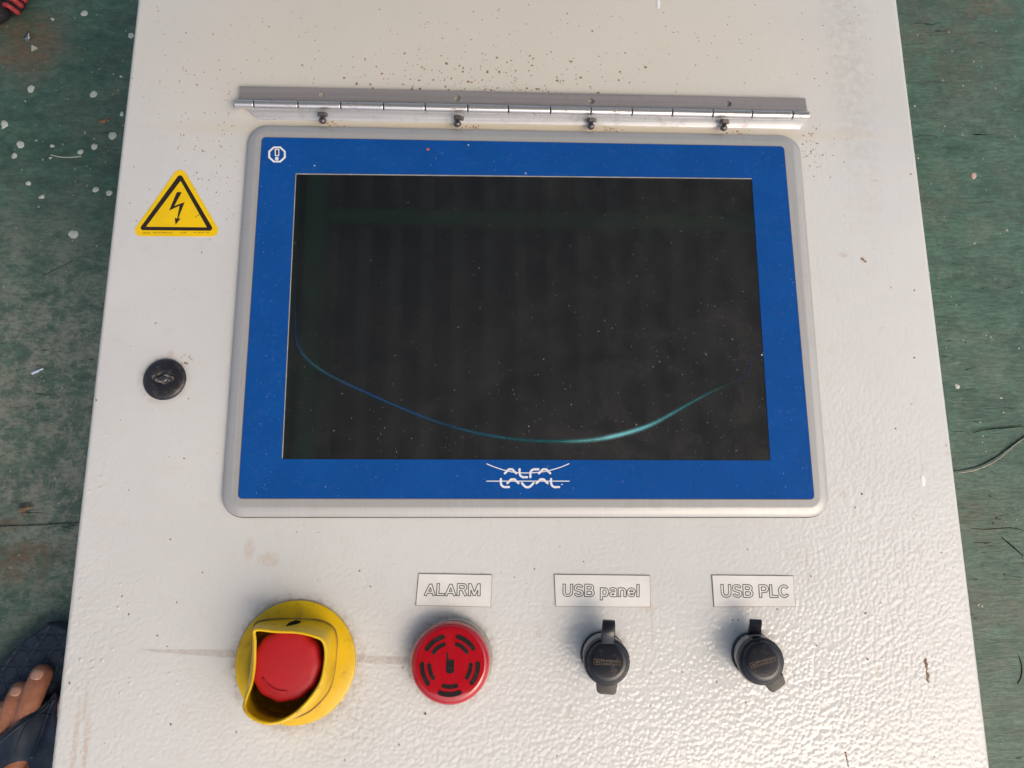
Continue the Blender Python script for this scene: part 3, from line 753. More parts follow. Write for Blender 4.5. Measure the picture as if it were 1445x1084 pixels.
g = G(); tube(g, [e0 - ax * .0004 + Vector((0, 0, 0)), e1 + ax * -.0004], .0020, 16); g.put('pin', M['dark'], hinge, smooth=True)
# lower leaf slopes from the barrel down to the front
g = G(); L = []
lo0 = [P(347, 153, .0035), P(366, 168.5, .0008)]; lo1 = [P(1141, 168, .0035), P(1128, 182, .0008)]
N = 40
for i in range(N + 1):
    t = i / N; u = lerp(lo0[0], lo1[0], t) ; v = lerp(lo0[1], lo1[1], t)
    L.append([u + Vector((0, .0015, .0004)), u, lerp(u, v, .5) + Vector((0, 0, .0004)), v, v - Vector((0, -.0002, .0008)), u - Vector((0, 0, .0012))])
g.loops(L, True, True); g.put('lower_leaf', M['lower'], hinge, smooth=True, sharp=30)
# bolts through the lower leaf, each with nut, washer and domed end
pb = None
for i, (px, py) in enumerate(((455.5, 172.5), (646, 177), (834, 180.5), (1020.5, 182.5))):
    c = P(px, py, .0045)
    if pb is None:
        d = Vector((0, .90, .42)).normalized(); u, v = frame_of(d); bt = sub('bolt', c, hinge)
        def rg(s, r, n, ph=0): return [c + d * s + (u * math.cos(ph + 2 * math.pi * k / n) + v * math.sin(ph + 2 * math.pi * k / n)) * r for k in range(n)]
        g = G(); g.loops([rg(-.0012 , .0006, 18), rg(-.0008, .0016, 18), rg(0, .0024, 18), rg(.0012, .0026, 18), rg(.0022, .0022, 18), rg(.0028, .0015, 18), rg(.0060, .0015, 18)], True, True)
        # thread grooves
        g.put('bolt_end', M['bolt'], hinge, smooth=True, o=c)
        g2 = G(); g2.loops([rg(.0036, .0030, 6), rg(.0040, .0034, 6), rg(.0060, .0034, 6), rg(.0064, .0030, 6)], True, True); g2.put('nut', M['bolt'], hinge, o=c)
        pb = [o for o in hinge.children if o.name.startswith(('bolt_end', 'nut'))]; c00 = c.copy()
        bpy.data.objects.remove(bt)
    else:
        for o in pb:
            k = again(o, c - c00); k.parent = hinge; k.rotation_euler.z = random.uniform(-.25, .25)

# ---- warning sticker
def st(x, y): return P2(180 + x / 9.036, 230 + y / 9.036, .0003)
stk = sub('warning_sticker', (*st(625, 600), ZP), cab)
g = G(); plate(g, rounded([st(676, 18), st(28, 932), st(1214, 938)], [.0043] * 3, 8), ZP + .00005, ZP + .0003); g.put('backing', M['sticker'], stk)
g = G(); z = ZP + .00033
poly_with_holes(g, rounded([st(672, 128), st(138, 858), st(1106, 866)], .0018, 6), [rounded([st(676, 228), st(236, 814), st(1012, 822)], .0002, 2)], z); g.put('border', M['black'], stk)
g = G(); bolt_pts = [(628, 374), (692, 372), (595, 550), (728, 500), (648, 708), (678, 706), (612, 790), (602, 698), (632, 710), (664, 546), (530, 608)]
poly_with_holes(g, [st(*p) for p in bolt_pts], [], z); g.put('lightning_arrow', M['black'], stk)
g = G(); ribbon(g, [st(860, 698), st(890, 672), st(925, 655)], .0003, z, z + .00003, False); g.put('scratch', M['black'], stk)

def text(body, name, box, h, mat, parent, outline=0.0, bold=0.0, zz=0.0, spacing=1.0):
    """box = four photograph-space corners (bl, br, tr, tl) of the lettering"""
    cu = bpy.data.curves.new('lettering', 'FONT'); cu.body = body; cu.size = 1; cu.offset = bold; cu.resolution_u = 4; cu.space_character = spacing
    if outline: cu.fill_mode = 'NONE'; cu.bevel_depth = outline; cu.bevel_resolution = 0
    o = bpy.data.objects.new('lettering', cu); COL.objects.link(o); bpy.context.view_layer.update()
    me = bpy.data.meshes.new_from_object(o.evaluated_get(bpy.context.evaluated_depsgraph_get())); bpy.data.objects.remove(o)
    co = np.array([v.co[:] for v in me.vertices]); x0, x1 = co[:, 0].min(), co[:, 0].max(); y0, y1 = (co[:, 1].min(), co[:, 1].max())
    bl, br, tr, tl = [Vector(P2(*p, h)) for p in box]
    V = []
    for c in co:
        u = (c[0] - x0) / (x1 - x0); v = (c[1] - y0) / (y1 - y0)
        q = bl.lerp(br, u).lerp(tl.lerp(tr, u), v); V.append((q.x, q.y, ZP + zz + c[2] * .004))
    Fc = [tuple(p.vertices) for p in me.polygons]; bpy.data.meshes.remove(me)
    return mesh(name, V, Fc, mat, parent)
def sb(x0, x1, yb, yt): return [(180 + x / 9.036, 230 + y / 9.036) for x, y in ((x0, yb), (x1, yb), (x1, yt), (x0, yt))]
for body, x0, x1 in (('Clarion', 188, 290), ('clarionsafety.com', 325, 572), ('©1997', 685, 752), ('No. J6591-TH', 842, 1040)):
    text(body, 'small_print', sb(x0, x1, 902, 880), .0003, M['black'], stk, zz=.00034)

# ---- lock
lk = sub('lock', (*P2(231, 535), ZP), cab); c = P2(231.5, 535, .002); rr = 29.6 / 1085 * (D - .002) * 1.0
g = G(); cL = []
for r, z in ((1.0, 0), (1.02, .0012), (.97, .0022), (.88, .0029), (.70, .0034), (.56, .0036), (.52, .0036)):
    cL.append(ring(c, rr * r, ZP + z, 48))
n = 48
def lockhole(s, z):
    out = []
    for i in range(n):
        a = 2 * math.pi * i / n; r = rr * s * (.30 + .13 * abs(math.cos(a)) ** 6 + .03 * math.cos(4 * a))
        out.append(Vector((c[0] + r * 1.05 * math.cos(a + .1), c[1] + r * .8 * math.sin(a + .1), ZP + z)))
    return out
cL += [lockhole(1.28, .0034), lockhole(1.15, .0030), lockhole(1.0, .0012), lockhole(.96, -.002)]
g.loops(cL, False, True); g.put('escutcheon', M['lock'], lk, smooth=True, sharp=40)
g = G(); L = []
cc = (c[0] - .0002, c[1] + .0002); bar_ = rounded([(cc[0] - .0046, cc[1] - .0009), (cc[0] + .0046, cc[1] - .0003), (cc[0] + .0044, cc[1] + .0011), (cc[0] - .0044, cc[1] + .0007)], .0005, 3)
plate(g, bar_, ZP - .002, ZP + .0016, .0003); lathe(g, cc, ((.0022, ZP - .002), (.0021, ZP + .0019), (.0016, ZP + .0023)), 20)
g.put('key_bit', M['bolt'], lk, smooth=True, sharp=40)

# outlines of bold grotesque capitals, engraved as a thin groove round each letter
def arc_(cx, cy, rx, ry, a0, a1, n=14): return [(cx + rx * math.cos(R(a0 + (a1 - a0) * i / n)), cy + ry * math.sin(R(a0 + (a1 - a0) * i / n))) for i in range(n + 1)]
SW = .17; q_ = SW / 2
GL = {  # letter: (advance, strokes)
    'A': (.80, [[(q_, 0), (.39, .93)], [(.78 - q_, 0), (.39, .93)], [(.2, .27), (.58, .27)]]),
    'L': (.64, [[(.14, 1), (.14, 0)], [(.14, q_), (.62, q_)]]),
    'R': (.80, [[(.14, 1), (.14, 0)], [(.14, 1 - q_)] + arc_(.45, .71, .19, .205, 90, -90) + [(.14, .505)], [(.45, .5), (.68, 0)]]),
    'M': (.92, [[(.14, 0), (.14, 1)], [(.78, 0), (.78, 1)], [(.17, .95), (.46, .05)], [(.75, .95), (.46, .05)]]),
    'U': (.80, [[(.14, 1), (.14, .36)] + arc_(.395, .36, .255, .275, 180, 360) + [(.65, 1)]]),
    'S': (.74, [arc_(.36, .70, .225, .215, 20, 225) + [(.3, .52), (.45, .46)] + arc_(.38, .29, .235, .205, 45, -165)]),
    'B': (.80, [[(.14, 0), (.14, 1)], [(.14, 1 - q_)] + arc_(.42, .72, .19, .195, 90, -90) + [(.14, .525)], [(.14, .525)] + arc_(.44, .305, .21, .22, 90, -90) + [(.14, q_)]]),
    'P': (.74, [[(.14, 1), (.14, 0)], [(.14, 1 - q_)] + arc_(.42, .685, .20, .23, 90, -90) + [(.14, .455)]]),
    'C': (.80, [arc_(.42, .5, .29, .415, 38, 322, 26)]),
    'p': (.66, [[(.13, .72), (.13, -.26)], arc_(.335, .36, .205, .275, 0, 360, 26)]),
    'a': (.62, [arc_(.29, .55, .17, .10, 165, 20, 8) + [(.47, .5), (.47, 0)], arc_(.28, .20, .16, .125, 0, 360, 20)]),
    'n': (.66, [[(.13, .72), (.13, 0)], [(.13, .38)] + arc_(.32, .44, .19, .195, 165, 0, 8) + [(.51, 0)]]),
    'e': (.64, [arc_(.31, .36, .215, .275, 0, 325, 26), [(.12, .33), (.52, .33)]]),
    'l': (.30, [[(.15, 1), (.15, 0)]]), ' ': (.32, [])}
def glyph_segments(strokes):
    st = .014; X = np.arange(-.06, .98, st); Y = np.arange(-.36, 1.1, st); gx, gy = np.meshgrid(X, Y); d = np.full(gx.shape, 9.)
    for pl in strokes:
        for i in range(len(pl) - 1):
            (ax_, ay_), (bx_, by_) = pl[i], pl[i + 1]; ux, uy = bx_ - ax_, by_ - ay_; ln = math.hypot(ux, uy)
            if ln < 1e-6: continue
            ux /= ln; uy /= ln; px = (gx - ax_) * ux + (gy - ay_) * uy; py = -(gx - ax_) * uy + (gy - ay_) * ux
            dx = np.abs(px - ln / 2) - ln / 2; dy = np.abs(py) - q_
            d = np.minimum(d, np.hypot(np.maximum(dx, 0), np.maximum(dy, 0)) + np.minimum(np.maximum(dx, dy), 0))
            if i: d = np.minimum(d, np.hypot(gx - ax_, gy - ay_) - q_)
    segs = []
    for j in range(len(Y) - 1):
        for i in range(len(X) - 1):
            v = (d[j, i], d[j, i + 1], d[j + 1, i + 1], d[j + 1, i]); c = ((X[i], Y[j]), (X[i + 1], Y[j]), (X[i + 1], Y[j + 1]), (X[i], Y[j + 1])); cr_ = []
            for k in range(4):
                a, b = v[k], v[(k + 1) % 4]
                if (a < 0) != (b < 0): t = a / (a - b); cr_.append((c[k][0] + (c[(k + 1) % 4][0] - c[k][0]) * t, c[k][1] + (c[(k + 1) % 4][1] - c[k][1]) * t))
            for k in range(0, len(cr_) - 1, 2): segs.append((cr_[k], cr_[k + 1]))
    return segs
GCACHE = {}
def engrave(body, tb, h, parent):
    S_ = []; x = 0
    for ch in body:
        if ch not in GCACHE: GCACHE[ch] = glyph_segments(GL[ch][1])
        S_ += [((a[0] + x, a[1]), (b[0] + x, b[1])) for a, b in GCACHE[ch]]; x += GL[ch][0] * (.97 if ch != ' ' else 1)
    xs = [p[0] for sg in S_ for p in sg]; ys = [p[1] for sg in S_ for p in sg]; x0, x1, y0, y1 = min(xs), max(xs), min(ys), max(ys)
    bl, br, tr, tl = [Vector(P2(*p, h)) for p in tb]
    def pt(p):
        u = (p[0] - x0) / (x1 - x0); v = (p[1] - y0) / (y1 - y0); return bl.lerp(br, u).lerp(tl.lerp(tr, u), v)
    g = G(); w_ = .00024; z = ZP + h + .00003
    for a, b in S_:
        a = pt(a); b = pt(b); t = b - a
        if t.length < 1e-7: continue
        t.normalize(); m = Vector((-t.y, t.x)) * w_; e = t * .00006; k = len(g.V)
        g.V += [Vector((*(a + m - e), z)), Vector((*(a - m - e), z)), Vector((*(b - m + e), z)), Vector((*(b + m + e), z))]; g.F.append((k, k + 1, k + 2, k + 3)); z += 1e-9
    g.put('lettering', M['groove'], parent)

# ---- engraved name plates
def nameplate(corners, body, tb, label):
    h = .0008; cc = P(sum(p[0] for p in corners) / 4, sum(p[1] for p in corners) / 4)
    s = sub('nameplate', cc, cab, label); o = [P2(*p, h) for p in corners]
    g = G(); plate(g, inset(o, -.00025), ZP + .00005, ZP + .0005); g.put('edge', M['edge'], s)
    g = G(); plate(g, o, ZP + .0005, ZP + h, .0001, 1); g.put('plate', M['plate'], s)
    engrave(body, tb, h, s)
nameplate([(587, 854), (692, 856.5), (694, 811.5), (591, 810)], 'ALARM', [(598.3, 841), (677.6, 841.5), (677.8, 823.8), (600, 823.2)], 'white engraved plate reading ALARM')
nameplate([(784.5, 855.5), (917.5, 856.5), (917, 812.5), (782.5, 811)], 'USB panel', [(794, 846.5), (902, 847), (902, 824.8), (794.5, 824.4)], 'white engraved plate reading USB panel')
nameplate([(1008, 856), (1122.5, 856), (1119, 813), (1005, 812)], 'USB PLC', [(1018, 843), (1113, 843.3), (1112, 825.5), (1017, 824.8)], 'white engraved plate reading USB PLC')

# ---- emergency stop
def ep(x, y, h): return P(300 + x / 4.517, 820 + y / 4.517, h)
es = sub('emergency_stop', (*P2(417, 935), ZP), cab)
fc = P2(416.8, 934.5, .002); fr = 79.5 / 1085 * (D - .002)
g = G(); lathe(g, fc, ((fr * .99, ZP + .0001), (fr, ZP + .0012), (fr * .99, ZP + .0022), (fr * .965, ZP + .0026), (fr * .70, ZP + .0036), (fr * .3, ZP + .0038)), 72)
g.put('flange', M['yellow'], es, smooth=True, sharp=45)
base = [(300, 262), (440, 246), (600, 248), (700, 262), (765, 300), (787, 370), (783, 480), (770, 590), (745, 680), (690, 760), (610, 830), (510, 868), (400, 862), (310, 820), (262, 740), (250, 640), (252, 520), (258, 400), (266, 305)]
rim = [(262, 306), (400, 312), (540, 318), (640, 340), (705, 372), (728, 440), (722, 540), (700, 640), (655, 720), (590, 800), (510, 868), (420, 912), (330, 918), (240, 880), (192, 820), (196, 760), (232, 660), (252, 540), (256, 400)]
rimh = [.030, .030, .030, .030, .029, .028, .028, .029, .030, .032, .034, .036, .038, .038, .037, .035, .032, .030, .030]
bl = closed_path([ep(x, y, .0036) for x, y in base], 5); rl = closed_path([ep(x, y, h) for (x, y), h in zip(rim, rimh)], 5)
cen = sum(bl, Vector()) / len(bl); cr = sum(rl, Vector()) / len(rl)
def inn(l, c_, d):
    out = []
    n = len(l)
    for i in range(n):
        t = l[(i + 1) % n] - l[i - 1]; m = Vector((-t.y, t.x, 0)).normalized()
        if m.dot(c_ - l[i]) < 0: m = -m
        out.append(l[i] + m * d)
    return out
L = []
for k in range(9):
    t = k / 8; s = t ** 1.25
    L.append([Vector((a.x + (b.x - a.x) * s, a.y + (b.y - a.y) * s, a.z + (b.z - a.z) * t - (.001 if k == 0 else 0))) for a, b in zip(bl, rl)])
top = L[-1]; L[-1] = [p - Vector((0, 0, .0006)) for p in top]
L.append([p + Vector((0, 0, .0000)) for p in inn(top, cr, .0004)]); L.append([p for p in inn(top, cr, .0012)]); L.append([p - Vector((0, 0, .0008)) for p in inn(top, cr, .0017)])
bi = inn(bl, cen, .0019); ri = inn(top, cr, .0018)
for k in range(8, -1, -1):
    t = k / 8; s = t ** 1.25
    L.append([Vector((a.x + (b.x - a.x) * s, a.y + (b.y - a.y) * s, a.z + (b.z - a.z) * t - (.0012 if k == 8 else 0))) for a, b in zip(bi, ri)])
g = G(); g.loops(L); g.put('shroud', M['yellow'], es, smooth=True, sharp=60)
# slot in the shroud's upper wall
g = G(); tube(g, [ep(470, 297, .0212), ep(500, 284, .017), ep(530, 272, .0135), ep(556, 264, .011)], [.0010, .0022, .0022, .0010], 8); g.put('slot', M['dark'], es, smooth=True)
q = [Vector((p.x, p.y, ZP + .0034)) for p in inn(bl, cen, -.0006)]; g = G(); tube(g, q + [q[0]], .00032, 6, False); g.put('moulding_seam', M['edge'], es, smooth=True)
bc = P2(402.6, 939.5, .0245); br_ = 46.8 / 1085 * (D - .0245)
g = G(); sc_ = bc
axc = P2(415, 934, .004); g2 = G(); lathe(g2, (bc[0] + .001, bc[1] - .001), ((.0125, ZP + .0036), (.0125, ZP + .014)), 32); g2.put('stem', M['dark'], es, smooth=True, sharp=40)
prof = [(.70, .0125), (.93, .0140), (.995, .0165), (1.0, .0195), (.985, .0222), (.95, .0240), (.88, .0251), (.74, .0257), (.45, .0262), (.15, .0264)]
L = []
n = 64
for r, z in prof:
    L.append([Vector((bc[0] + br_ * r * math.cos(a) * (1 + .011 * math.cos(11 * a) * min(1, r * 1.1) * 1.4), bc[1] + br_ * r * math.sin(a) * (1 + .011 * math.cos(11 * a) * min(1, r * 1.1) * 1.4), ZP + z)) for a in [2 * math.pi * i / n for i in range(n)]])
g = G(); g.loops(L, True, True); g.put('mushroom_button', M['red'], es, smooth=True)
g = G()    # embossed turn arrow
for a0_, a1_ in ((200, 285),):
    q = [Vector((bc[0] + .0125 * math.cos(R(a)), bc[1] - .002 + .0115 * math.sin(R(a)), ZP + .0259)) for a in range(a0_, a1_, 8)]
    tube(g, q, [.0006 + .0006 * math.sin(math.pi * i / (len(q) - 1)) for i in range(len(q))], 8)
g.put('turn_arrow', M['red'], es, smooth=True)

# ---- buzzer
bz = sub('buzzer', (*P2(638, 930), ZP), cab, 'glossy red round buzzer with black sound slots')
gc = P2(640, 930, .002); g = G(); gr_ = 52.5 / 1085 * D
lathe(g, gc, ((gr_, ZP + .0001), (gr_, ZP + .0045), (gr_ * .97, ZP + .0055), (gr_ * .9, ZP + .0055)), 64); g.put('gasket_ring', M['grey'], bz, smooth=True, sharp=40)
rc = P2(635.3, 936, .012); r0 = 53.6 / 1085 * (D - .009)
prof = [(.90, .0050), (.965, .0056), (.995, .0070), (1.0, .0090), (.985, .0112), (.95, .0131), (.905, .0143), (.86, .0149), (.82, .0151), (.5, .0153), (.1, .0154)]
g = G(); g.loops([ring(rc, r0 * r, ZP + z, 96) for r, z in prof], True, True); g.put('lens', M['redgloss'], bz, smooth=True)
M['redgloss'].node_tree.nodes['Principled BSDF'].inputs['Coat Weight'].default_value = .8
fcn = P2(635.2, 938.5, .0153); pxm = (D - .0153) / 1085
for k in range(5):
    ac = -90 - 72 * k
    for rad, half, wd_ in ((37.2, 23, 6.2), (27.6, 21, 5.4)):
        q = [(fcn[0] + rad * pxm * math.cos(R(ac + a)), fcn[1] + rad * pxm * math.sin(R(ac + a))) for a in np.linspace(-half + 3, half - 3, 12)]
        g = G(); ribbon(g, q, wd_ * pxm, ZP + .0148, ZP + .01547 if rad > 30 else ZP + .01552, True); g.put('sound_slot', M['slotm'], bz)
g = G(); q = [P2(560 + x / 4.925, 790 + y / 4.925, .0154) for x, y in ((344, 690), (398, 694), (400, 770), (388, 790), (352, 790), (340, 770))]
plate(g, rounded(q, .0008, 3), ZP + .0148, ZP + .01560); q = [P2(560 + x / 4.925, 790 + y / 4.925, .0154) for x, y in ((347, 640), (357, 640), (359, 692), (345, 692))]
plate(g, q, ZP + .0148, ZP + .01562); g.put('sound_slot', M['slotm'], bz)

# ---- usb covers
def usb(cpx, basepx, strap, tabp, rot, label):
    hc = .020; ct = P2(*cpx, hc); s = sub('usb_cover', (*P2(*basepx), ZP), cab, label)
    bc_ = P2(*basepx, .0075); q = (D - hc) / 1085; rc_ = 31.9 * q; rb_ = 29.5 / 1085 * (D - .0075)
    g = G(); lathe(g, bc_, ((rb_ * 1.03, ZP + .0001), (rb_ * 1.03, ZP + .0020), (rb_ * .99, ZP + .0026), (rb_ * .9, ZP + .0026)), 56); g.put('strap_ring', M['rubber'], s, smooth=True, sharp=40)
    mid = (bc_[0] * .5 + ct[0] * .5, bc_[1] * .5 + ct[1] * .5)
    g = G(); n = 48
    g.loops([ring(bc_, rb_ * .96, ZP + .0024, n), ring(bc_, rb_ * .97, ZP + .0085, n), ring(bc_, rb_ * .93, ZP + .0095, n), ring(mid, rc_ * .88, ZP + .0100, n), ring(mid, rc_ * .86, ZP + .0125, n)], True, True)
    g.put('socket_ring', M['grey'], s, smooth=True, sharp=40)
    g = G(); g.loops([ring(ct, rc_ * r, ZP + z, 56) for r, z in ((.90, .0118), (.975, .0122), (1.0, .0132), (1.0, .0150), (.985, .0168), (.95, .0180), (.895, .0186), (.865, .0186), (.85, .0189), (.82, .0202), (.77, .0208), (.6, .0211), (.2, .0213))], True, True)
    g.put('cap', M['rubber'], s, smooth=True)
    # strap: flexible strip looping up from the ring to the cap
    L = []
    prs = [(P(*a, h), P(*b, h)) for a, b, h in strap]
    A = smooth_path([p[0] for p in prs], 6); B = smooth_path([p[1] for p in prs], 6)
    for i in range(len(A)):
        t = (A[min(i + 1, len(A) - 1)] - A[max(i - 1, 0)]).normalized(); w_ = (B[i] - A[i]).normalized(); nn_ = t.cross(w_).normalized() * .0009
        L.append([A[i] + nn_, A[i].lerp(B[i], .08) + nn_ * 1.3, A[i].lerp(B[i], .92) + nn_ * 1.3, B[i] + nn_, B[i] - nn_, A[i] - nn_])
    g = G(); g.loops(L, True, True); g.put('strap', M['rubber'], s, smooth=True, sharp=40)
    q4 = [P2(*p, .0135) for p in tabp]
    g = G(); plate(g, rounded(q4, [.0002, .0022, .0022, .0002], 5), ZP + .0122, ZP + .0142, .0006, 2); g.put('pull_tab', M['tabgrey'] if rot else M['rubber'], s, smooth=True, sharp=40)
    # worn maker's mark: a small box symbol and two rows of lettering
    t = R(rot); z = .0214
    def loc(u, v): return (ct[0] + u * math.cos(t) - v * math.sin(t), ct[1] + u * math.sin(t) + v * math.cos(t))
    g = G(); k = .00042
    def rect(u0, u1, v0, v1, w_=.00025):
        for a, b in (((u0, v0), (u1, v0)), ((u1, v0), (u1, v1)), ((u1, v1), (u0, v1)), ((u0, v1), (u0, v0))): ribbon(g, [loc(*a), loc(*b)], w_, ZP + .0208, ZP + z, False)
    rect(-.0082, -.0050, -.0014, .0014); ribbon(g, [loc(-.0074, 0), loc(-.0058, 0)], .0005, ZP + .0208, ZP + z, False); ribbon(g, [loc(-.0066, .0009), loc(-.0057, 0), loc(-.0066, -.0009)], .0003, ZP + .0208, ZP + z + .00003, False)
    g.put('maker_symbol', M['rubbermark'], s)
    for body, u0, u1, v0, v1 in (('PHŒNIX', -.0044, .0076, .0002, .0015), ('CONTACT', -.0044, .0076, -.0015, -.0003)):
        cu = bpy.data.curves.new('mark', 'FONT'); cu.body = body; cu.offset = .02; cu.resolution_u = 2
        o = bpy.data.objects.new('mark', cu); COL.objects.link(o); bpy.context.view_layer.update()
        me = bpy.data.meshes.new_from_object(o.evaluated_get(bpy.context.evaluated_depsgraph_get())); bpy.data.objects.remove(o)
        co = np.array([v.co[:] for v in me.vertices]); mn = co.min(0); mx = co.max(0)
        V = []
        for cc_ in co:
            x_, y_ = loc(u0 + (u1 - u0) * (cc_[0] - mn[0]) / (mx[0] - mn[0]), v0 + (v1 - v0) * (cc_[1] - mn[1]) / (mx[1] - mn[1])); V.append((x_, y_, ZP + z))
        Fc = [tuple(p.vertices) for p in me.polygons]; bpy.data.meshes.remove(me); mesh('raised_lettering', V, Fc, M['rubbermark'], s)
    return s
usb((857.7, 934.5), (853, 925.5), [((846, 912), (868, 912), .0045), ((849, 897), (868, 897), .010), ((850, 884), (868, 884), .0165), ((850.5, 877), (868, 878), .019), ((850, 880), (867.5, 881), .0225), ((849, 895), (867, 896), .0225), ((848, 908), (866, 908), .0195)],
    [(840, 955), (843, 979), (869, 981), (873, 955)], -4, 'black rubber USB cover with its pull tab straight down')
usb((1077, 934), (1068.5, 926), [((1054, 905), (1073, 905), .0035), ((1055, 895), (1074, 896), .006), ((1057, 885), (1074, 886), .011), ((1058, 876), (1075, 877), .017)],
    [(1076, 962), (1090, 979), (1109, 965), (1104, 950)], 14, 'black rubber USB cover turned askew with its dusty tab to the lower right')

# ------------------------------------------------------------------ person's foot in a flip-flop
def skin_mat():
    n = NT('brown_skin'); f = n.noise(55, 4, .6)
    c = n.mix(n.ramp(f, .3, .7), (.33, .125, .068), (.50, .215, .125)); c = n.mix(n.ma('MULTIPLY', n.ramp(n.noise(240, 4, .6), .5, .7), .25), c, (.10, .045, .03))
    h = n.ma('ADD', n.noise(500, 4, .6), n.ma('MULTIPLY', n.noise(1, 3, .5, n.scaled(60, 500, 60)), .7))
    m = n.out(c, .42, 0, n.bump(h, .0004, .6), .45); n.b.inputs['Subsurface Weight'].default_value = .08; n.b.inputs['Subsurface Radius'].default_value = (.004, .0015, .001); return m
M['skin'] = skin_mat()
M['nail'] = simple('toenail', (.60, .34, .25), .3, var=.1)
def sole_mat(name, pat):
    n = NT(name); c = n.mix(n.ramp(n.noise(60, 4), .3, .7), (.016, .025, .045), (.030, .046, .074))
    c = n.mix(n.ma('MULTIPLY', n.ramp(n.noise(200, 6, .7), .5, .7), .3), c, (.11, .10, .09)); nm = None
    if pat:
        a = n.n('ShaderNodeTexWave'); n.l(n.scaled(1, 1, 1, R(30)), a.inputs['Vector']); a.inputs['Scale'].default_value = 26
        b = n.n('ShaderNodeTexWave'); n.l(n.scaled(1, 1, 1, R(-30)), b.inputs['Vector']); b.inputs['Scale'].default_value = 26
        d = n.n('ShaderNodeTexWave'); n.l(n.scaled(1, 1, 1, R(90)), d.inputs['Vector']); d.inputs['Scale'].default_value = 26
        h = n.ma('MAXIMUM', n.ramp(a.outputs[1], .84, .97), n.ma('MAXIMUM', n.ramp(b.outputs[1], .84, .97), n.ramp(d.outputs[1], .84, .97)))
        c = n.mix(n.ma('MULTIPLY', h, .35), c, (.010, .018, .032)); nm = n.bump(h, -.0009, 1)
    return n.out(c, .52, 0, nm, .4)
M['sole'] = sole_mat('navy_footbed', True); M['strapm'] = sole_mat('navy_strap', False)
T2 = P(62, 940, -ZP + .030); T2.z = 0
fu = (P(63, 936, -ZP + .03) - P(45, 999, -ZP + .03)); fu.z = 0; fu.normalize(); fv = Vector((fu.y, -fu.x, 0))   # forward, to the right (big toe side)
def ft(u, v, z): return T2 + fu * u / 1000 + fv * v / 1000 + Vector((0, 0, z / 1000))
def img(px, py, z): p = P(px, py, -ZP + z / 1000); return p
person = root('person', ft(-120, 0, 0), 'person standing by the cabinet, bare brown toes in a navy flip-flop', 'person')
ST = 20    # footbed height, mm
bm = bmesh.new()
def blobs(pts, n=14):
    """tapered capsule chain: (point, rx, rz) ellipsoids densely overlapped along a path"""
    for i in range(len(pts) - 1):
        (a, ra), (b, rb) = pts[i], pts[i + 1]
        steps = max(2, int((b - a).length / (min(ra, rb) * .22)))
        for k in range(steps + 1):
            t = k / steps; c = a.lerp(b, t); r = ra + (rb - ra) * t
            bmesh.ops.create_icosphere(bm, subdivisions=2, radius=r, matrix=Matrix.Translation(c))
mm = lambda v: v / 1000
def toe(tip, knuck, mid, rt, rk, rm):
    blobs([(tip, mm(rt)), (tip.lerp(knuck, .35) + Vector((0, 0, .001)), mm(rt * 1.02)), (knuck, mm(rk)), (mid, mm(rm))])
tA = img(63, 937.5, 30); t3 = img(33, 961, 30); t4 = img(8, 988, 30)
dirn = -fu
toe(tA + dirn * .008, tA + dirn * .034 + Vector((0, 0, .006)), ft(-78, 4, ST + 15), 8.6, 8.4, 13)
toe(t3 + dirn * .008, t3 + dirn * .030 + Vector((0, 0, .006)), ft(-80, -14, ST + 14), 8.2, 8.0, 13)
toe(t4 + dirn * .008, t4 + dirn * .027 + Vector((0, 0, .005)), ft(-84, -32, ST + 13), 7.8, 7.6, 12)
t5 = t4 - fv * .017 - fu * .022
toe(t5, t5 + dirn * .022 + Vector((0, 0, .002)), ft(-92, -48, ST + 12), 7.8, 7.4, 12)
b1_ = ft(-16, 29, ST + 11)
toe(b1_ + dirn * .008, b1_ + dirn * .036 + Vector((0, 0, .001)), ft(-76, 27, ST + 17), 11.0, 11.5, 16)
# metatarsals, instep, heel, ankle and shin
blobs([(ft(-76, 27, ST + 17), mm(16)), (ft(-130, 14, ST + 30), mm(24)), (ft(-185, 4, ST + 52), mm(32))])
blobs([(ft(-80, 4, ST + 16), mm(14.5)), (ft(-130, 0, ST + 26), mm(24)), (ft(-185, -2, ST + 45), mm(30))])
blobs([(ft(-80, -14, ST + 14), mm(13.5)), (ft(-130, -14, ST + 22), mm(21))])
blobs([(ft(-84, -32, ST + 12.5), mm(12.5)), (ft(-135, -26, ST + 17), mm(17)), (ft(-190, -14, ST + 24), mm(22))])
blobs([(ft(-92, -46, ST + 11.5), mm(11.5)), (ft(-140, -36, ST + 14), mm(14)), (ft(-200, -16, ST + 22), mm(22))])
blobs([(ft(-185, 2, ST + 40), mm(30)), (ft(-215, 0, ST + 30), mm(29)), (ft(-222, 0, ST + 28), mm(28))])
blobs([(ft(-195, 0, ST + 55), mm(32)), (ft(-200, 0, ST + 90), mm(31)), (ft(-205, 0, ST + 150), mm(34)), (ft(-215, 0, ST + 260), mm(52)), (ft(-210, 0, ST + 340), mm(54)), (ft(-200, 0, ST + 400), mm(50))])
me = bpy.data.meshes.new('tmp'); bm.to_mesh(me); bm.free()
tmp = bpy.data.objects.new('tmp', me); COL.objects.link(tmp)
rm = tmp.modifiers.new('r', 'REMESH'); rm.mode = 'VOXEL'; rm.voxel_size = .0013; rm.use_smooth_shade = True
sm = tmp.modifiers.new('s', 'SMOOTH'); sm.factor = .5; sm.iterations = 5
bpy.context.view_layer.update()
fm = bpy.data.meshes.new_from_object(tmp.evaluated_get(bpy.context.evaluated_depsgraph_get())); bpy.data.objects.remove(tmp); fm.name = 'foot'
bvh = BVHTree.FromPolygons([v.co.copy() for v in fm.vertices], [tuple(p.vertices) for p in fm.polygons])
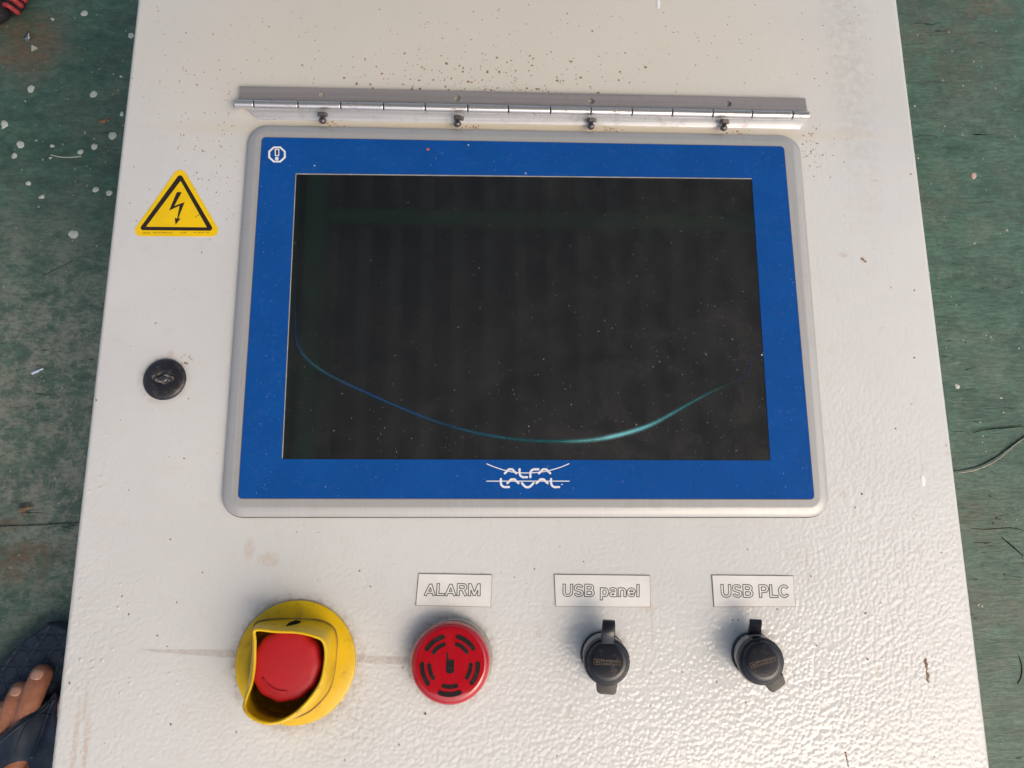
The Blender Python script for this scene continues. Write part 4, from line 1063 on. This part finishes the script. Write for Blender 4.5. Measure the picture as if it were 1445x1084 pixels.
fm.transform(Matrix.Translation(-ORG[person])); fm.materials.clear(); fm.materials.append(M['skin']); fm.polygons.foreach_set('use_smooth', [True] * len(fm.polygons))
fo = bpy.data.objects.new('body', fm); COL.objects.link(fo); fo.parent = person; ORG[fo] = ORG[person].copy()
def hgt(x, y, default=ST / 1000):
    h = bvh.ray_cast(Vector((x, y, .12)), Vector((0, 0, -1)))
    return max(default, h[0].z) if h[0] else default
# nails
for c, du, dv in ((tA + dirn * .0066, 4.0, 5.0), (t3 + dirn * .0064, 3.6, 4.5), (t4 + dirn * .0064, 3.4, 4.2), (t5 + dirn * .0055, 3.0, 3.6), (b1_ + dirn * .009, 7, 7)):
    L = []
    for k in range(6):
        rr_ = k / 5; l = []
        for i in range(20):
            a = 2 * math.pi * i / 20; u = math.cos(a); v = math.sin(a); s_ = (abs(u) ** 3 + abs(v) ** 3) ** (-1 / 3)
            q = c + fu * u * s_ * du / 1000 * rr_ + fv * v * s_ * dv / 1000 * rr_
            z = hgt(q.x, q.y); z = max(z, c.z - .004)
            l.append(Vector((q.x, q.y, z + (.0006 if k < 5 else -.0005))))
        L.append(l)
    g = G(); g.loops(L[::-1], False, True); g.put('toenail', M['nail'], person, smooth=True)
# flip-flop sole
so_px = [(-20, 958), (-8, 947), (4, 934), (18, 918), (32, 905), (46, 895), (62, 886), (80, 881)]
so = [img(x, y, ST) for x, y in so_px]
rest = [ft(10, 62, ST), ft(-40, 66, ST), ft(-90, 56, ST), ft(-150, 44, ST), ft(-215, 38, ST), ft(-250, 22, ST), ft(-258, 0, ST), ft(-250, -22, ST), ft(-215, -40, ST), ft(-150, -52, ST), ft(-100, -68, ST), ft(-55, -66, ST)]
ol = [(p.x, p.y) for p in closed_path([Vector((p.x, p.y, 0)) for p in so + rest], 4)]
g = G(); L = []
for i_, z_ in ((.003, .0), (.0, .002), (.0, .017), (.0008, .0192), (.002, .020)): L.append(lift(inset(ol, i_), z_ + .002))
g.loops(L, True, True); ob = g.put('flip_flop', M['sole'], person, smooth=True, sharp=50)
# draped straps
def drape(outline_px, name, off, thick, step=2.2):
    o2 = [Vector(P2(x, y, -ZP + .045)) for x, y in outline_px]; o2 = [Vector((p.x, p.y)) for p in closed_path([Vector((p.x, p.y, 0)) for p in o2], 3)]
    n = len(o2); pts = list(o2); xs = [p.x for p in o2]; ys = [p.y for p in o2]; s = step / 1000; poly = [tuple(p) for p in o2]
    x = min(xs)
    while x < max(xs):
        y = min(ys)
        while y < max(ys):
            if inside_poly((x, y), poly) and min((Vector((x, y)) - q).length for q in o2) > s * .6: pts.append(Vector((x, y)))
            y += s
        x += s
    r = delaunay_2d_cdt(pts, [], [list(range(n))], 1, 1e-7)
    P_ = [(p.x, p.y) for p in r[0]]; Z = [hgt(x, y, .021) for x, y in P_]
    Z = np.array(Z); nb = [set() for _ in P_]
    for f in r[2]:
        for i in range(len(f)): nb[f[i]].add(f[(i + 1) % len(f)]); nb[f[(i + 1) % len(f)]].add(f[i])
    Z0 = Z.copy()
    for _ in range(10): Z = np.maximum(Z0, np.array([np.mean([Z[j] for j in q]) if q else Z[i] for i, q in enumerate(nb)]))
    for _ in range(3): Z = np.array([.5 * Z[i] + .5 * np.mean([Z[j] for j in q]) if q else Z[i] for i, q in enumerate(nb)])
    V = [Vector((x, y, z + off)) for (x, y), z in zip(P_, Z)]; k = len(V); V += [v + Vector((0, 0, thick)) for v in V]
    Fc = [tuple(i + k for i in f) for f in r[2]]
    cnt = {}
    for f in r[2]:
        for i in range(len(f)):
            a, b = f[i], f[(i + 1) % len(f)]; e = (min(a, b), max(a, b)); cnt[e] = cnt.get(e, 0) + 1
    Fc += [(a, b, b + k, a + k) for (a, b), c in cnt.items() if c == 1]
    sv = mesh(name, V, Fc, M['strapm'], person, smooth=True, sharp=60)
    return BVHTree.FromPolygons(V, Fc), sv
band = [(66, 982), (56, 993), (40, 1008), (20, 1025), (0, 1041), (-25, 1060), (-60, 1088), (-95, 1125), (-80, 1150), (-45, 1125), (-15, 1100), (8, 1082), (22, 1075), (36, 1073), (46, 1079), (52, 1095), (58, 1125), (66, 1155), (92, 1150), (92, 1110), (86, 1070), (80, 1030), (76, 995)]
sb_, strap_ob = drape(band, 'strap', .0008, .0022)
g = G()
def ridge(pts, r=.0010):
    q = []
    for p in smooth_path([Vector((*P2(x, y, -ZP + .05), 0)) for x, y in pts], 8):
        h = sb_.ray_cast(Vector((p.x, p.y, .15)), Vector((0, 0, -1)))
        if h[0]: q.append(h[0] + Vector((0, 0, r * .2)))
    if len(q) > 2: tube(g, q, r, 8)
ridge([(64, 992), (56, 1008), (47, 1040), (42, 1072)]); ridge([(56, 998), (34, 1018), (12, 1036), (-12, 1056)]); ridge([(34, 1020), (24, 1045), (18, 1070)], .0008)
ridge([(44, 1014), (66, 1014)], .0006); ridge([(70, 1000), (72, 1030), (76, 1070), (80, 1100)], .0008)
g.put('strap_ridge', M['strapm'], person, smooth=True)
g = G(); tube(g, [img(67, 990, 20), img(67, 992, 28), img(66, 996, 33)], [.0025, .0025, .0025], 12); g.put('thong_post', M['strapm'], person, smooth=True)

# ------------------------------------------------------------------ red and black glove, top left corner
glm = mat_plain_dust('red_rubber_coating', (.42, .035, .045), .5, (.12, .03, .03), .5, 120, bumpd=.0006); gld = mat_plain_dust('black_knit', (.022, .018, .024), .8, (.06, .04, .04), .5, 200, bumpd=.0008)
gp = fxy(5, 25); gl = root('work_glove', (*gp, 0), 'black work glove with red rubber ribs lying at the corner of the floor', 'glove')
def fp(x, y, z): return P(x, y, -ZP + z)
for (a, b, r) in (((6, 7), (28, 20), .0024), ((12, -3), (33, 10.5), .0026), ((20, -12), (38, 3), .0026), ((28, -24), (44, -6), .0026), ((-6, 17), (10, 27), .0022)):
    A_, B_ = fp(*a, .020), fp(*b, .012); g = G(); q = smooth_path([A_, A_.lerp(B_, .4) + Vector((0, 0, .004)), A_.lerp(B_, .8) + Vector((0, 0, .002)), B_], 5); m = len(q)
    tube(g, q, [r * (1 if i < m - 3 else (.92, .75, .4)[i - m + 3]) * (1 + .05 * math.sin(i * 1.9)) for i in range(m)], 14); g.put('rubber_rib', glm if r > .0023 else gld, gl, smooth=True)
g = G(); L = []
for s_, z_ in ((1.0, .001), (1.06, .008), (.95, .018), (.6, .024), (.2, .026)):
    L.append([fp(-14 + 27 * s_ * math.cos(a) * (1 + .1 * math.sin(3 * a)), 16 + 20 * s_ * math.sin(a), z_) for a in [2 * math.pi * i / 28 for i in range(28)]])
g.loops(L, True, True); g.put('palm', gld, gl, smooth=True)
g = G(); L = []
for s_, z_ in ((1.0, .001), (1.04, .006), (.9, .012), (.5, .015), (.1, .016)):
    L.append([fp(20 + 17 * s_ * math.cos(a) - 8 * s_ * math.sin(a), -2 + 8 * s_ * math.cos(a) + 22 * s_ * math.sin(a), z_) for a in [2 * math.pi * i / 28 for i in range(28)]])
g.loops(L, True, True); g.put('finger', gld, gl, smooth=True)
